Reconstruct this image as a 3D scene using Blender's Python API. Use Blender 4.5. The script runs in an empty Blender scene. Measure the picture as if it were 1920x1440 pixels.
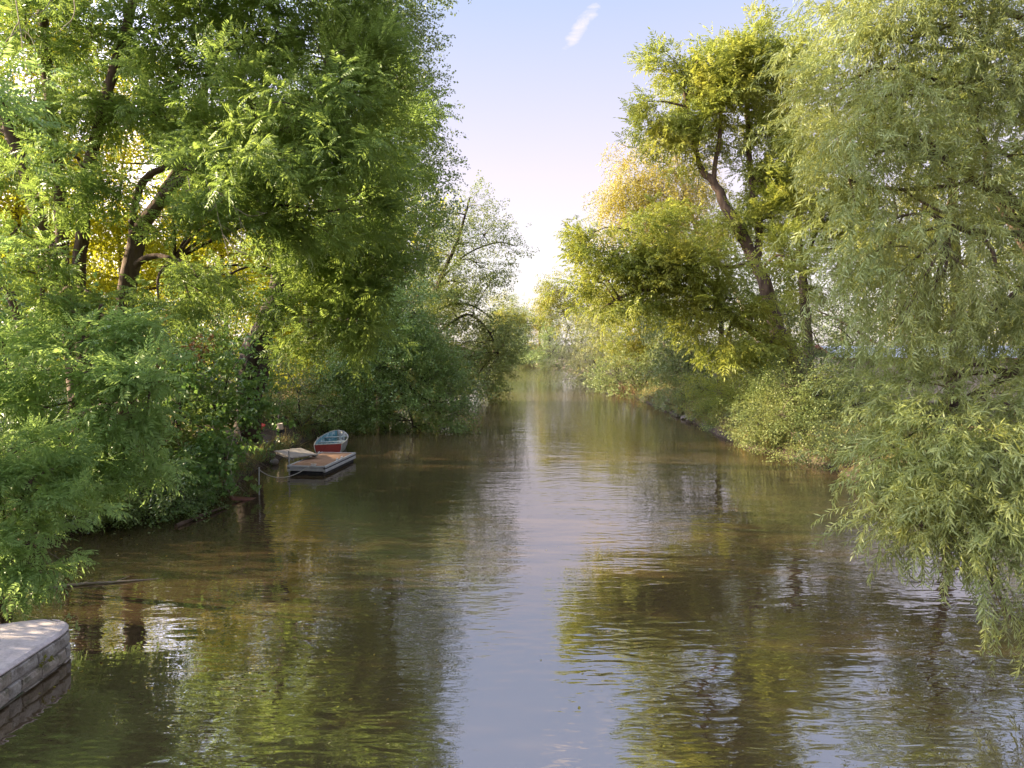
import bpy, math, random
import numpy as np
from mathutils import Matrix, Vector

random.seed(7)
RNG = np.random.default_rng(11)
S = bpy.context.scene
C = S.collection
R = math.radians

# ------------------------------------------------------------------ camera
F = 1331.0                      # focal length in photo pixels (1920 wide)
CAM = np.array([0.0, 0.0, 4.5])
PITCH = R(3.44)
FWD = np.array([0.0, math.cos(PITCH), -math.sin(PITCH)])
UP = np.array([0.0, math.sin(PITCH), math.cos(PITCH)])
RIGHT = np.array([1.0, 0.0, 0.0])
cam_data = bpy.data.cameras.new('camera')
cam_data.sensor_fit = 'HORIZONTAL'
cam_data.sensor_width = 36.0
cam_data.lens = 36.0 * F / 1920.0
cam_data.clip_end = 3000.0
cam = bpy.data.objects.new('camera', cam_data)
C.objects.link(cam)
cam.location = CAM
cam.rotation_euler = (R(90) - PITCH, 0, 0)
S.camera = cam

# ------------------------------------------------------------------ light
SUN_EL, SUN_AZ = R(14.5), R(-84)          # azimuth measured from +Y towards +X
EXPOSURE = 2.6
SKY_STRENGTH = 0.15
SUN_STRENGTH = 4.0
world = bpy.data.worlds.new('World')
S.world = world
world.use_nodes = True
wt = world.node_tree
wt.nodes.clear()


def N(tree, typ, **kw):
    n = tree.nodes.new(typ)
    for k, v in kw.items():
        if k.startswith('i_'):
            key = k[2:]
            key = int(key) if key.isdigit() else key.replace('_', ' ')
            n.inputs[key].default_value = v
        else:
            setattr(n, k, v)
    return n


def build_world():
    L = wt.links
    out = N(wt, 'ShaderNodeOutputWorld')
    bg = N(wt, 'ShaderNodeBackground')
    bg.inputs['Strength'].default_value = SKY_STRENGTH
    sky = N(wt, 'ShaderNodeTexSky', sky_type='NISHITA', sun_disc=False, sun_elevation=SUN_EL,
            sun_rotation=SUN_AZ, air_density=1.0, dust_density=1.2, ozone_density=1.6, altitude=100.0)
    tc = N(wt, 'ShaderNodeTexCoord')
    sep = N(wt, 'ShaderNodeSeparateXYZ')
    L.new(tc.outputs['Generated'], sep.inputs[0])
    # a thin even veil of high haze over the whole sky, pinker towards the horizon
    ramp = N(wt, 'ShaderNodeValToRGB')
    ramp.color_ramp.elements[0].position = 0.0
    ramp.color_ramp.elements[0].color = (1.16, 1.05, 1.00, 1)
    ramp.color_ramp.elements[1].position = 0.42
    ramp.color_ramp.elements[1].color = (0.639, 0.705, 0.996, 1)
    e = ramp.color_ramp.elements.new(0.22)
    e.color = (1.054, 0.880, 0.996, 1)
    L.new(sep.outputs['Z'], ramp.inputs['Fac'])
    veil = N(wt, 'ShaderNodeMix', data_type='RGBA')
    veil.inputs[0].default_value = 0.91
    L.new(sky.outputs[0], veil.inputs[6])
    pass
    # forward scattering: the veil is brighter round the sun
    sd = N(wt, 'ShaderNodeVectorMath', operation='DOT_PRODUCT')
    nv = N(wt, 'ShaderNodeVectorMath', operation='NORMALIZE')
    L.new(tc.outputs['Generated'], nv.inputs[0]); L.new(nv.outputs[0], sd.inputs[0])
    sd.inputs[1].default_value = (math.sin(SUN_AZ) * math.cos(SUN_EL), math.cos(SUN_AZ) * math.cos(SUN_EL), math.sin(SUN_EL))
    gm = N(wt, 'ShaderNodeMapRange', interpolation_type='SMOOTHSTEP', i_1=0.30, i_2=1.0, i_3=1.0, i_4=10.0)
    L.new(sd.outputs['Value'], gm.inputs[0])
    glow = N(wt, 'ShaderNodeVectorMath', operation='SCALE')
    L.new(ramp.outputs[0], glow.inputs[0]); L.new(gm.outputs[0], glow.inputs['Scale'])
    L.new(glow.outputs[0], veil.inputs[7])
    # cloud wisps: stretched noise on the direction projected to a plane
    zc = N(wt, 'ShaderNodeMath', operation='MAXIMUM', i_1=0.06)
    L.new(sep.outputs['Z'], zc.inputs[0])
    dx = N(wt, 'ShaderNodeMath', operation='DIVIDE')
    dy = N(wt, 'ShaderNodeMath', operation='DIVIDE')
    L.new(sep.outputs['X'], dx.inputs[0]); L.new(zc.outputs[0], dx.inputs[1])
    L.new(sep.outputs['Y'], dy.inputs[0]); L.new(zc.outputs[0], dy.inputs[1])
    cmb = N(wt, 'ShaderNodeCombineXYZ')
    L.new(dx.outputs[0], cmb.inputs[0]); L.new(dy.outputs[0], cmb.inputs[1])
    n1 = N(wt, 'ShaderNodeTexNoise', i_Scale=7.0, i_Detail=9.0, i_Roughness=0.66, i_Distortion=0.6)
    L.new(cmb.outputs[0], n1.inputs['Vector'])

    def plane(px, py):
        v = FWD + (px - 960.0) / F * RIGHT - (py - 720.0) / F * UP
        return np.array([v[0] / v[2], v[1] / v[2]])

    total = None
    for (p, q, wid, lo, hi, amt) in (((1040, 125), (1160, -60), .050, .32, .66, .8), ((1000, -190), (1150, -330), .11, .42, .62, .85), ((1120, -90), (1170, -170), .07, .42, .6, .7)):
        A, B = plane(*p), plane(*q)
        mid, ax = (A + B) / 2, (B - A)
        half, ang = np.linalg.norm(ax) / 2, math.atan2(ax[1], ax[0])
        mp = N(wt, 'ShaderNodeMapping', vector_type='TEXTURE')
        mp.inputs['Location'].default_value = (mid[0], mid[1], 0)
        mp.inputs['Rotation'].default_value = (0, 0, ang)
        mp.inputs['Scale'].default_value = (half * 1.15, wid, 1)
        L.new(cmb.outputs[0], mp.inputs[0])
        ln = N(wt, 'ShaderNodeVectorMath', operation='LENGTH'); L.new(mp.outputs[0], ln.inputs[0])
        fall = N(wt, 'ShaderNodeMapRange', interpolation_type='SMOOTHSTEP', i_1=0.15, i_2=1.15, i_3=.16, i_4=-.34)
        L.new(ln.outputs['Value'], fall.inputs[0])
        ad = N(wt, 'ShaderNodeMath', operation='ADD'); L.new(fall.outputs[0], ad.inputs[0]); L.new(n1.outputs['Fac'], ad.inputs[1])
        cr = N(wt, 'ShaderNodeMapRange', i_1=lo + .12, i_2=hi + .16, i_3=0.0, i_4=amt)
        L.new(ad.outputs[0], cr.inputs[0])
        if total is None: total = cr.outputs[0]
        else:
            mx = N(wt, 'ShaderNodeMath', operation='MAXIMUM'); L.new(total, mx.inputs[0]); L.new(cr.outputs[0], mx.inputs[1]); total = mx.outputs[0]
    up = N(wt, 'ShaderNodeMath', operation='GREATER_THAN', i_1=0.05); L.new(sep.outputs['Z'], up.inputs[0])
    m = N(wt, 'ShaderNodeMath', operation='MULTIPLY'); L.new(total, m.inputs[0]); L.new(up.outputs[0], m.inputs[1])
    cl = N(wt, 'ShaderNodeMix', data_type='RGBA')
    L.new(m.outputs[0], cl.inputs[0])
    L.new(veil.outputs[2], cl.inputs[6])
    cl.inputs[7].default_value = (1.452, 1.262, 1.245, 1)
    L.new(cl.outputs[2], bg.inputs['Color'])
    L.new(bg.outputs[0], out.inputs[0])


build_world()
sun_data = bpy.data.lights.new('sun', 'SUN')
sun_data.energy = SUN_STRENGTH
sun_data.angle = R(0.5)
sun_data.color = (1.0, 0.83, 0.58)
sun = bpy.data.objects.new('sun', sun_data)
C.objects.link(sun)
SUN_DIR = Vector((math.sin(SUN_AZ) * math.cos(SUN_EL), math.cos(SUN_AZ) * math.cos(SUN_EL), math.sin(SUN_EL)))
sun.rotation_euler = SUN_DIR.to_track_quat('Z', 'Y').to_euler()
sun.location = SUN_DIR * 200
S.view_settings.view_transform = 'Standard'
S.view_settings.look = 'None'
S.view_settings.gamma = 1.0
S.view_settings.use_curve_mapping = False
S.view_settings.exposure = EXPOSURE
S.cycles.max_bounces = 10
S.cycles.diffuse_bounces = 8
S.cycles.transmission_bounces = 6
S.cycles.caustics_reflective = False
S.cycles.caustics_refractive = False
S.cycles.sample_clamp_indirect = 6.0


# ------------------------------------------------------------------ helpers
def at(px, py, d):
    """Point seen at photo pixel (px, py) at depth d metres."""
    return CAM + d * (FWD + (px - 960.0) / F * RIGHT - (py - 720.0) / F * UP)


def nrm(v):
    v = np.asarray(v, float)
    return v / (np.linalg.norm(v, axis=-1, keepdims=True) + 1e-9)


def tag(o, label=None, cat=None, group=None, kind=None):
    if label: o['label'] = label
    if cat: o['category'] = cat
    if group: o['group'] = group
    if kind: o['kind'] = kind
    return o


def thing(name, loc, label, cat, group=None):
    o = bpy.data.objects.new(name, None)
    C.objects.link(o)
    o.empty_display_size = 0.3
    o.location = loc
    return tag(o, label, cat, group)


def link(name, mesh, parent=None, loc=None):
    o = bpy.data.objects.new(name, mesh)
    C.objects.link(o)
    if parent is not None: o.parent = parent
    if loc is not None: o.location = loc
    return o


def mesh_from(name, V, faces, mat, smooth=False, tint=None):
    """faces: int array (n,4) or (n,3), or a list of such arrays."""
    me = bpy.data.meshes.new(name)
    if not isinstance(faces, list): faces = [faces]
    faces = [np.asarray(f, np.int32) for f in faces if len(f)]
    loops = np.concatenate([f.ravel() for f in faces])
    tot = np.concatenate([np.full(len(f), f.shape[1], np.int32) for f in faces])
    starts = np.concatenate([[0], np.cumsum(tot)[:-1]]).astype(np.int32)
    V = np.ascontiguousarray(V, np.float32)
    me.vertices.add(len(V)); me.vertices.foreach_set('co', V.ravel())
    me.loops.add(len(loops)); me.loops.foreach_set('vertex_index', loops.astype(np.int32))
    me.polygons.add(len(tot)); me.polygons.foreach_set('loop_start', starts)
    me.polygons.foreach_set('use_smooth', np.full(len(tot), smooth, bool))
    if tint is not None:
        a = me.attributes.new('tint', 'FLOAT', 'FACE')
        a.data.foreach_set('value', np.ascontiguousarray(tint, np.float32))
    me.update(calc_edges=True)
    if mat: me.materials.append(mat)
    return me


class MB:
    """Collects quads of many little shapes, then links ONE mesh."""
    def __init__(self):
        self.V, self.Q, self.T, self.n = [], [], [], 0

    def add(self, V, Q=(), T=()):
        V = np.asarray(V, float)
        if len(Q): self.Q.append(np.asarray(Q) + self.n)
        if len(T): self.T.append(np.asarray(T) + self.n)
        self.V.append(V); self.n += len(V)

    def tube(self, P, r, sides=6, wob=0.0, cap=True):
        P = np.asarray(P, float); n = len(P)
        r = np.broadcast_to(np.asarray(r, float), (n,))
        t = np.gradient(P, axis=0); t = nrm(t)
        ref = np.array([0.31, 0.95, 0.05]) if abs(t[0][2]) > 0.7 else np.array([0.0, 0.0, 1.0])
        u = nrm(np.cross(t, ref)); v = np.cross(t, u)
        a = np.arange(sides) * 2 * math.pi / sides
        ring = np.cos(a)[None, :, None] * u[:, None, :] + np.sin(a)[None, :, None] * v[:, None, :]
        rr = r[:, None, None] * (1 + (RNG.normal(0, wob, (n, sides, 1)) if wob else 0))
        V = (P[:, None, :] + ring * rr).reshape(-1, 3)
        i = np.arange(n - 1)[:, None] * sides; j = np.arange(sides)[None, :]; k = (j + 1) % sides
        Q = np.stack([i + j, i + k, i + sides + k, i + sides + j], -1).reshape(-1, 4)
        T = []
        if cap:
            V = np.vstack([V, P[0], P[-1]])
            b = n * sides
            for q in range(sides):
                T.append((b, (q + 1) % sides, q)); T.append((b + 1, (n - 1) * sides + q, (n - 1) * sides + (q + 1) % sides))
        self.add(V, Q, T)

    def box(self, c, s, rot=None, bevel=0.0):
        x, y, z = np.asarray(s, float) / 2
        b = min(bevel, x * .9, y * .9, z * .9)
        if b <= 0:
            V = np.array([(i * x, j * y, k * z) for i in (-1, 1) for j in (-1, 1) for k in (-1, 1)])
            Q = [(0, 1, 3, 2), (4, 6, 7, 5), (0, 4, 5, 1), (2, 3, 7, 6), (0, 2, 6, 4), (1, 5, 7, 3)]
            T = []
        else:                                    # chamfered: 24 corner points
            V, idx = [], {}
            for i in (-1, 1):
                for j in (-1, 1):
                    for k in (-1, 1):
                        for ax in range(3):
                            p = [i * (x - b), j * (y - b), k * (z - b)]
                            p[ax] = (i, j, k)[ax] * (x, y, z)[ax]
                            idx[(i, j, k, ax)] = len(V); V.append(p)
            V = np.array(V); Q = []; T = []
            for ax in range(3):
                o1, o2 = [q for q in range(3) if q != ax]
                for s0 in (-1, 1):
                    q = []
                    for a1, a2 in ((-1, -1), (1, -1), (1, 1), (-1, 1)):
                        key = [0, 0, 0]; key[ax] = s0; key[o1] = a1; key[o2] = a2
                        q.append(idx[(*key, ax)])
                    Q.append(q)
                for a1 in (-1, 1):               # edges along ax
                    for a2 in (-1, 1):
                        k0 = [0, 0, 0]; k0[o1] = a1; k0[o2] = a2; k0[ax] = -1
                        k1 = list(k0); k1[ax] = 1
                        Q.append([idx[(*k0, o1)], idx[(*k1, o1)], idx[(*k1, o2)], idx[(*k0, o2)]])
            for i in (-1, 1):
                for j in (-1, 1):
                    for k in (-1, 1):
                        T.append([idx[(i, j, k, 0)], idx[(i, j, k, 1)], idx[(i, j, k, 2)]])
        if rot is not None: V = V @ np.asarray(rot).T
        self.add(V + np.asarray(c, float), Q, T)

    def build(self, name, mat, parent=None, loc=None, smooth=False, origin=None):
        V = np.vstack(self.V)
        if origin is not None: V = V - np.asarray(origin)
        fs = []
        if self.Q: fs.append(np.vstack(self.Q))
        if self.T: fs.append(np.vstack(self.T))
        me = mesh_from(name, V, fs, mat, smooth)
        o = link(name, me, parent, loc)
        return o


def rotz(a):
    c, s = math.cos(a), math.sin(a)
    return np.array([[c, -s, 0], [s, c, 0], [0, 0, 1.0]])


def rot_axis(a, ax):
    return np.array(Matrix.Rotation(a, 3, ax))


def spline(P, n):
    """Catmull-Rom through P, n points in all."""
    P = np.asarray(P, float)
    if len(P) < 3:
        t = np.linspace(0, 1, n)[:, None]
        return P[0] * (1 - t) + P[-1] * t
    Q = np.vstack([2 * P[0] - P[1], P, 2 * P[-1] - P[-2]])
    u = np.linspace(0, len(P) - 1 - 1e-6, n)
    i = u.astype(int); f = (u - i)[:, None]
    a, b, c, d = Q[i], Q[i + 1], Q[i + 2], Q[i + 3]
    return 0.5 * ((2 * b) + (-a + c) * f + (2 * a - 5 * b + 4 * c - d) * f ** 2 + (-a + 3 * b - 3 * c + d) * f ** 3)


# ------------------------------------------------------------------ materials
def new_mat(name):
    m = bpy.data.materials.new(name); m.use_nodes = True
    t = m.node_tree; t.nodes.clear()
    return m, t, N(t, 'ShaderNodeOutputMaterial')


def leaf_mat(name, c1, c2, c3, trans=0.42, rough=0.45, spec=0.35, back=None):
    """c1..c2 per leaf, c3 patches of foliage that have turned or are younger."""
    m, t, out = new_mat(name); L = t.links
    att = N(t, 'ShaderNodeAttribute', attribute_name='tint')
    geo = N(t, 'ShaderNodeNewGeometry')
    mix = N(t, 'ShaderNodeMix', data_type='RGBA')
    mix.inputs[6].default_value = (*c1, 1); mix.inputs[7].default_value = (*c2, 1)
    L.new(att.outputs['Fac'], mix.inputs[0])
    nz = N(t, 'ShaderNodeTexNoise', i_Scale=0.55, i_Detail=3.0, i_Roughness=0.6)
    L.new(geo.outputs['Position'], nz.inputs['Vector'])
    mr = N(t, 'ShaderNodeMapRange', i_1=0.42, i_2=0.72, i_3=0.0, i_4=0.8)
    L.new(nz.outputs['Fac'], mr.inputs[0])
    mix2 = N(t, 'ShaderNodeMix', data_type='RGBA')
    mix2.inputs[7].default_value = (*c3, 1)
    L.new(mr.outputs[0], mix2.inputs[0]); L.new(mix.outputs[2], mix2.inputs[6])
    col = mix2.outputs[2]
    if back:                                     # paler underside of the leaf
        mb = N(t, 'ShaderNodeMix', data_type='RGBA')
        mb.inputs[7].default_value = (*back, 1)
        k = N(t, 'ShaderNodeMath', operation='MULTIPLY', i_1=0.6)
        L.new(geo.outputs['Backfacing'], k.inputs[0]); L.new(k.outputs[0], mb.inputs[0])
        L.new(col, mb.inputs[6]); col = mb.outputs[2]
    p = N(t, 'ShaderNodeBsdfPrincipled', i_Roughness=rough)
    p.inputs['Specular IOR Level'].default_value = spec
    L.new(col, p.inputs['Base Color'])
    tr = N(t, 'ShaderNodeBsdfTranslucent')
    hs = N(t, 'ShaderNodeHueSaturation', i_Hue=0.492, i_Saturation=1.0, i_Value=1.3)
    L.new(col, hs.inputs['Color']); L.new(hs.outputs[0], tr.inputs['Color'])
    ms = N(t, 'ShaderNodeMixShader', i_0=trans)
    L.new(p.outputs[0], ms.inputs[1]); L.new(tr.outputs[0], ms.inputs[2])
    L.new(ms.outputs[0], out.inputs[0])
    return m


def rough_mat(name, c1, c2, scale=3.0, rough=0.9, bump=0.4, bscale=20.0, stretch=(1, 1, 1), spec=0.2, lo=0.35, hi=0.65, c3=None, scale3=0.5):
    m, t, out = new_mat(name); L = t.links
    tc = N(t, 'ShaderNodeTexCoord')
    mp = N(t, 'ShaderNodeMapping'); mp.inputs['Scale'].default_value = stretch
    L.new(tc.outputs['Object'], mp.inputs[0])
    nz = N(t, 'ShaderNodeTexNoise', i_Scale=scale, i_Detail=8.0, i_Roughness=0.65)
    L.new(mp.outputs[0], nz.inputs['Vector'])
    mr = N(t, 'ShaderNodeMapRange', i_1=lo, i_2=hi)
    L.new(nz.outputs['Fac'], mr.inputs[0])
    mix = N(t, 'ShaderNodeMix', data_type='RGBA')
    mix.inputs[6].default_value = (*c1, 1); mix.inputs[7].default_value = (*c2, 1)
    L.new(mr.outputs[0], mix.inputs[0])
    col = mix.outputs[2]
    if c3:
        n3 = N(t, 'ShaderNodeTexNoise', i_Scale=scale3, i_Detail=6.0, i_Roughness=0.7)
        L.new(tc.outputs['Object'], n3.inputs['Vector'])
        m3 = N(t, 'ShaderNodeMapRange', i_1=0.5, i_2=0.62)
        L.new(n3.outputs['Fac'], m3.inputs[0])
        x3 = N(t, 'ShaderNodeMix', data_type='RGBA'); x3.inputs[7].default_value = (*c3, 1)
        L.new(m3.outputs[0], x3.inputs[0]); L.new(col, x3.inputs[6]); col = x3.outputs[2]
    p = N(t, 'ShaderNodeBsdfPrincipled', i_Roughness=rough)
    p.inputs['Specular IOR Level'].default_value = spec
    L.new(col, p.inputs['Base Color'])
    if bump:
        nb = N(t, 'ShaderNodeTexNoise', i_Scale=bscale, i_Detail=6.0, i_Roughness=0.7)
        L.new(mp.outputs[0], nb.inputs['Vector'])
        b = N(t, 'ShaderNodeBump', i_Strength=bump, i_Distance=0.03)
        L.new(nb.outputs['Fac'], b.inputs['Height']); L.new(b.outputs[0], p.inputs['Normal'])
    L.new(p.outputs[0], out.inputs[0])
    return m


M = {}
M['ash'] = leaf_mat('ash_leaf', (0.130, 0.200, 0.038), (0.244, 0.337, 0.067), (0.267, 0.337, 0.058), 0.46)
M['ash_blue'] = leaf_mat('shade_ash_leaf', (0.178, 0.279, 0.079), (0.309, 0.440, 0.127), (0.322, 0.440, 0.106), 0.45)
M['ash_right'] = leaf_mat('sunny_ash_leaf', (0.161, 0.204, 0.033), (0.298, 0.333, 0.052), (0.369, 0.348, 0.046), 0.47)
M['alder'] = leaf_mat('alder_leaf', (0.083, 0.139, 0.035), (0.182, 0.245, 0.058), (0.196, 0.231, 0.048), 0.32, 0.35, 0.5)
M['alder_glossy'] = leaf_mat('glossy_alder_leaf', (0.125, 0.205, 0.045), (0.245, 0.345, 0.085), (0.20, 0.30, 0.06), 0.36, 0.3, 0.6)
M['olive'] = leaf_mat('olive_leaf', (0.10, 0.15, 0.035), (0.19, 0.235, 0.055), (0.21, 0.215, 0.05), 0.4)
M['maple'] = leaf_mat('maple_leaf', (0.076, 0.152, 0.032), (0.149, 0.251, 0.048), (0.187, 0.218, 0.041), 0.35)
M['maple_red'] = leaf_mat('red_maple_leaf', (0.224, 0.112, 0.042), (0.350, 0.182, 0.056), (0.210, 0.168, 0.042), 0.45)
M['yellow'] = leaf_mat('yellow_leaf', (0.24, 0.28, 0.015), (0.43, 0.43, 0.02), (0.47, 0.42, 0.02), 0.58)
M['birch'] = leaf_mat('birch_leaf', (0.265, 0.237, 0.035), (0.428, 0.342, 0.053), (0.306, 0.294, 0.044), 0.5)
M['willow'] = leaf_mat('willow_leaf', (0.165, 0.207, 0.046), (0.308, 0.345, 0.086), (0.342, 0.329, 0.065), 0.42, 0.42, 0.4, back=(0.285, 0.329, 0.130))
M['greywillow'] = leaf_mat('grey_willow_leaf', (0.187, 0.209, 0.066), (0.332, 0.346, 0.117), (0.352, 0.328, 0.087), 0.35, back=(0.415, 0.400, 0.190))
M['bush'] = leaf_mat('bush_leaf', (0.108, 0.150, 0.042), (0.206, 0.250, 0.075), (0.227, 0.235, 0.062), 0.38)
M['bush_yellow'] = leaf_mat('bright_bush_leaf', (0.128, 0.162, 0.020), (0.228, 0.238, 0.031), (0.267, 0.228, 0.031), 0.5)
M['far'] = leaf_mat('far_leaf', (0.114, 0.173, 0.051), (0.207, 0.273, 0.073), (0.249, 0.273, 0.066), 0.35)
M['ivy'] = leaf_mat('ivy_leaf', (0.076, 0.142, 0.032), (0.149, 0.218, 0.048), (0.199, 0.218, 0.048), 0.25, 0.35, 0.5)
M['grassblade'] = leaf_mat('bank_grass_blade', (0.166, 0.182, 0.044), (0.352, 0.273, 0.087), (0.415, 0.291, 0.102), 0.3)
M['bark'] = rough_mat('brown_bark', (0.055, 0.036, 0.024), (0.14, 0.098, 0.068), 6, 0.95, 0.9, 14, (1, 1, 0.25))
M['bark_dark'] = rough_mat('dark_bark', (0.028, 0.021, 0.016), (0.07, 0.05, 0.036), 6, 0.95, 0.9, 14, (1, 1, 0.25))
M['bark_birch'] = rough_mat('birch_bark', (0.55, 0.45, 0.34), (0.25, 0.17, 0.11), 5, 0.8, 0.3, 14, (0.4, 0.4, 1.5), lo=0.5, hi=0.75)
M['twig'] = rough_mat('twig_bark', (0.10, 0.075, 0.05), (0.19, 0.15, 0.105), 6, 0.9, 0)
M['twig_pale'] = rough_mat('dry_pale_twig', (0.36, 0.31, 0.25), (0.24, 0.19, 0.14), 9, 0.9, 0)
M['twig_willow'] = rough_mat('willow_twig', (0.17, 0.13, 0.05), (0.10, 0.08, 0.045), 5, 0.8, 0)

# ------------------------------------------------------------------ leaf sprays
def leaf_quads(base, direc, normal, length, width, fold=0.25, curve=0.0):
    """One folded leaf as a single quad (curve=0), or a bent lance of two quads."""
    d = nrm(direc); n = normal - np.dot(normal, d) * d; n = nrm(n); s = np.cross(n, d)
    if curve == 0:
        m = base + d * length * 0.45
        V = [base, m + s * width / 2 + n * fold * width / 2, base + d * length - n * 0.12 * length, m - s * width / 2 + n * fold * width / 2]
        return np.array(V), np.array([[0, 1, 2, 3]])
    m = base + d * length * 0.45 + n * curve * length * 0.35
    e = base + d * length - n * curve * length * 0.5
    w = width / 2
    V = [base - s * w * .25, base + s * w * .25, m + s * w, m - s * w, e + s * w * .12, e - s * w * .12]
    return np.array(V), np.array([[0, 1, 2, 3], [3, 2, 4, 5]])


def leaf_tri(base, direc, normal, length, width, fold=0.25, curve=0.0):
    """A distant leaf: one triangle of the same area."""
    d = nrm(direc); n = normal - np.dot(normal, d) * d; n = nrm(n); s = np.cross(n, d)
    m = base + d * length * RNG.uniform(.05, .45)
    return np.array([m + s * width / 2, base + d * length - n * .1 * length, m - s * width / 2]), np.array([[0, 1, 2]])


class Spray:
    def __init__(self, far=False): self.V, self.Q, self.t, self.n, self.far = [], [], [], 0, far
    def leaf(self, *a, tint=None, **k):
        V, Q = (leaf_tri if self.far else leaf_quads)(*a, **k)
        self.V.append(V); self.Q.append(Q + self.n); self.n += len(V)
        tv = RNG.random() if tint is None else tint
        self.t += [tv] * len(Q)
    def stem(self, P, r, tint=0.5):
        if self.far: return
        P = np.asarray(P, float)
        for i in range(len(P) - 1):             # a thin two-sided strip crossed with another
            for ax in (np.array([0, 1.0, 0]), np.array([0, 0, 1.0])):
                a = nrm(np.cross(P[i + 1] - P[i], ax)) * r
                V = np.array([P[i] - a, P[i] + a, P[i + 1] + a * .7, P[i + 1] - a * .7])
                self.V.append(V); self.Q.append(np.array([[0, 1, 2, 3]]) + self.n); self.n += 4
                self.t.append(tint)
    def done(self):
        return np.vstack(self.V), np.vstack(self.Q), np.array(self.t)


def spray_pinnate(leaves=7, pairs=6, L=0.42, lw=0.036, ll=0.135, stem=True):
    s = Spray()
    ang0 = RNG.random() * 6.28
    if stem: s.stem([(-0.35, 0, 0), (0, 0, 0)], 0.006, 0.3)
    for i in range(leaves):
        a = ang0 + i * 2.4
        x0 = -0.30 + 0.30 * (i + 1) / leaves
        open_ = R(RNG.uniform(45, 80)) * (1 - 0.35 * (i + 1) / leaves)
        d = np.array([math.cos(open_), math.sin(open_) * math.cos(a), math.sin(open_) * math.sin(a) * 0.75 + 0.10])
        d = nrm(d)
        n = nrm(np.array([0.35, 0, 1.0]) + RNG.normal(0, 0.25, 3))
        LL = L * RNG.uniform(0.75, 1.1)
        tint = np.clip(RNG.normal(0.5, 0.22), 0, 1)
        droop = RNG.uniform(0.12, 0.4)
        side = nrm(np.cross(n, d)); n = np.cross(d, side)
        def pt(u): return np.array([x0, 0, 0]) + d * LL * u - np.array([0, 0, 1.0]) * droop * LL * u * u
        for k in range(pairs):
            u = 0.25 + 0.72 * k / pairs
            p = pt(u); td = nrm(pt(u + .05) - p)
            sz = math.sin(math.pi * (0.25 + 0.6 * (k + .5) / pairs))
            for sg in (-1, 1):
                dd = nrm(td * 0.62 + side * sg * 0.85 - n * 0.18 + RNG.normal(0, 0.07, 3))
                s.leaf(p, dd, nrm(n + RNG.normal(0, .18, 3)), ll * sz * RNG.uniform(.85, 1.1), lw, tint=float(np.clip(tint + RNG.normal(0, .12), 0, 1)))
        p = pt(0.97); s.leaf(p, nrm(pt(1.05) - p), n, ll * 0.95, lw, tint=tint)
    return s.done()


def spray_willow(n=20, L=0.62, ll=0.125, lw=0.017, droop=0.35, far=False):
    s = Spray(far)
    def pt(u): return np.array([L * u, 0, 0]) + np.array([0, 0, -1]) * droop * L * u * u
    s.stem([pt(0), pt(.35), pt(.7), pt(1.0)], 0.0035, 0.6)
    for i in range(n):
        u = 0.12 + 0.88 * (i + RNG.random() * .6) / n
        p = pt(u); td = nrm(pt(u + .03) - p)
        a = i * 2.4 + RNG.normal(0, .3)
        op = R(RNG.uniform(28, 62))
        sd = np.array([0, math.cos(a), math.sin(a) * .8 - 0.25])
        d = nrm(td * math.cos(op) + sd * math.sin(op) + np.array([0, 0, -0.12]))
        nn = nrm(np.array([0.2, 0, 1]) + RNG.normal(0, .5, 3))
        s.leaf(p, d, nn, ll * RNG.uniform(.7, 1.15) * (1 - .35 * max(0, u - .75) * 4 * .5), lw, curve=RNG.uniform(0.05, .28) if i % 3 == 0 else 0)
    return s.done()


def spray_small(n=22, L=0.55, ll=0.085, lw=0.062, droop=0.12, flat=0.7, far=False):
    s = Spray(far)
    for i in range(n):
        u = RNG.random() ** 0.8
        w = 0.30 * L * (1 - 0.5 * u) + .03
        p = np.array([L * u, RNG.normal(0, w * .7), RNG.normal(0, w * (1 - flat) + .02) - droop * L * u * u])
        a = RNG.uniform(0, 6.28)
        d = nrm(np.array([math.cos(a) + .6, math.sin(a), RNG.normal(-.35, .35)]))
        nn = nrm(np.array([0.25, 0, 1]) + RNG.normal(0, .45, 3))
        s.leaf(p, d, nn, ll * RNG.uniform(.7, 1.2), lw * RNG.uniform(.8, 1.15))
    return s.done()


def spray_strand(n=26, L=1.1, ll=0.07, lw=0.05, far=False):
    s = Spray(far)
    s.stem([(0, 0, 0), (L * .5, 0, 0), (L, 0, 0)], 0.004, 0.4)
    for i in range(n):
        u = (i + RNG.random()) / n
        a = RNG.uniform(0, 6.28)
        d = nrm(np.array([0.7, math.cos(a), math.sin(a)]))
        s.leaf(np.array([L * u, RNG.normal(0, .03), RNG.normal(0, .03)]), d, nrm(RNG.normal(0, 1, 3)), ll * RNG.uniform(.7, 1.2), lw)
    return s.done()


def spray_grass(n=14, L=0.5, lw=0.014):
    s = Spray()
    for i in range(n):
        a = RNG.uniform(0, 6.28); lean = RNG.uniform(.1, .7)
        d = nrm(np.array([1.0, lean * math.cos(a), lean * math.sin(a)]))
        s.leaf(np.array([0, RNG.normal(0, .08), RNG.normal(0, .08)]), d, nrm(RNG.normal(0, 1, 3)), L * RNG.uniform(.5, 1.2), lw, curve=RNG.uniform(.1, .5))
    return s.done()


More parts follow.
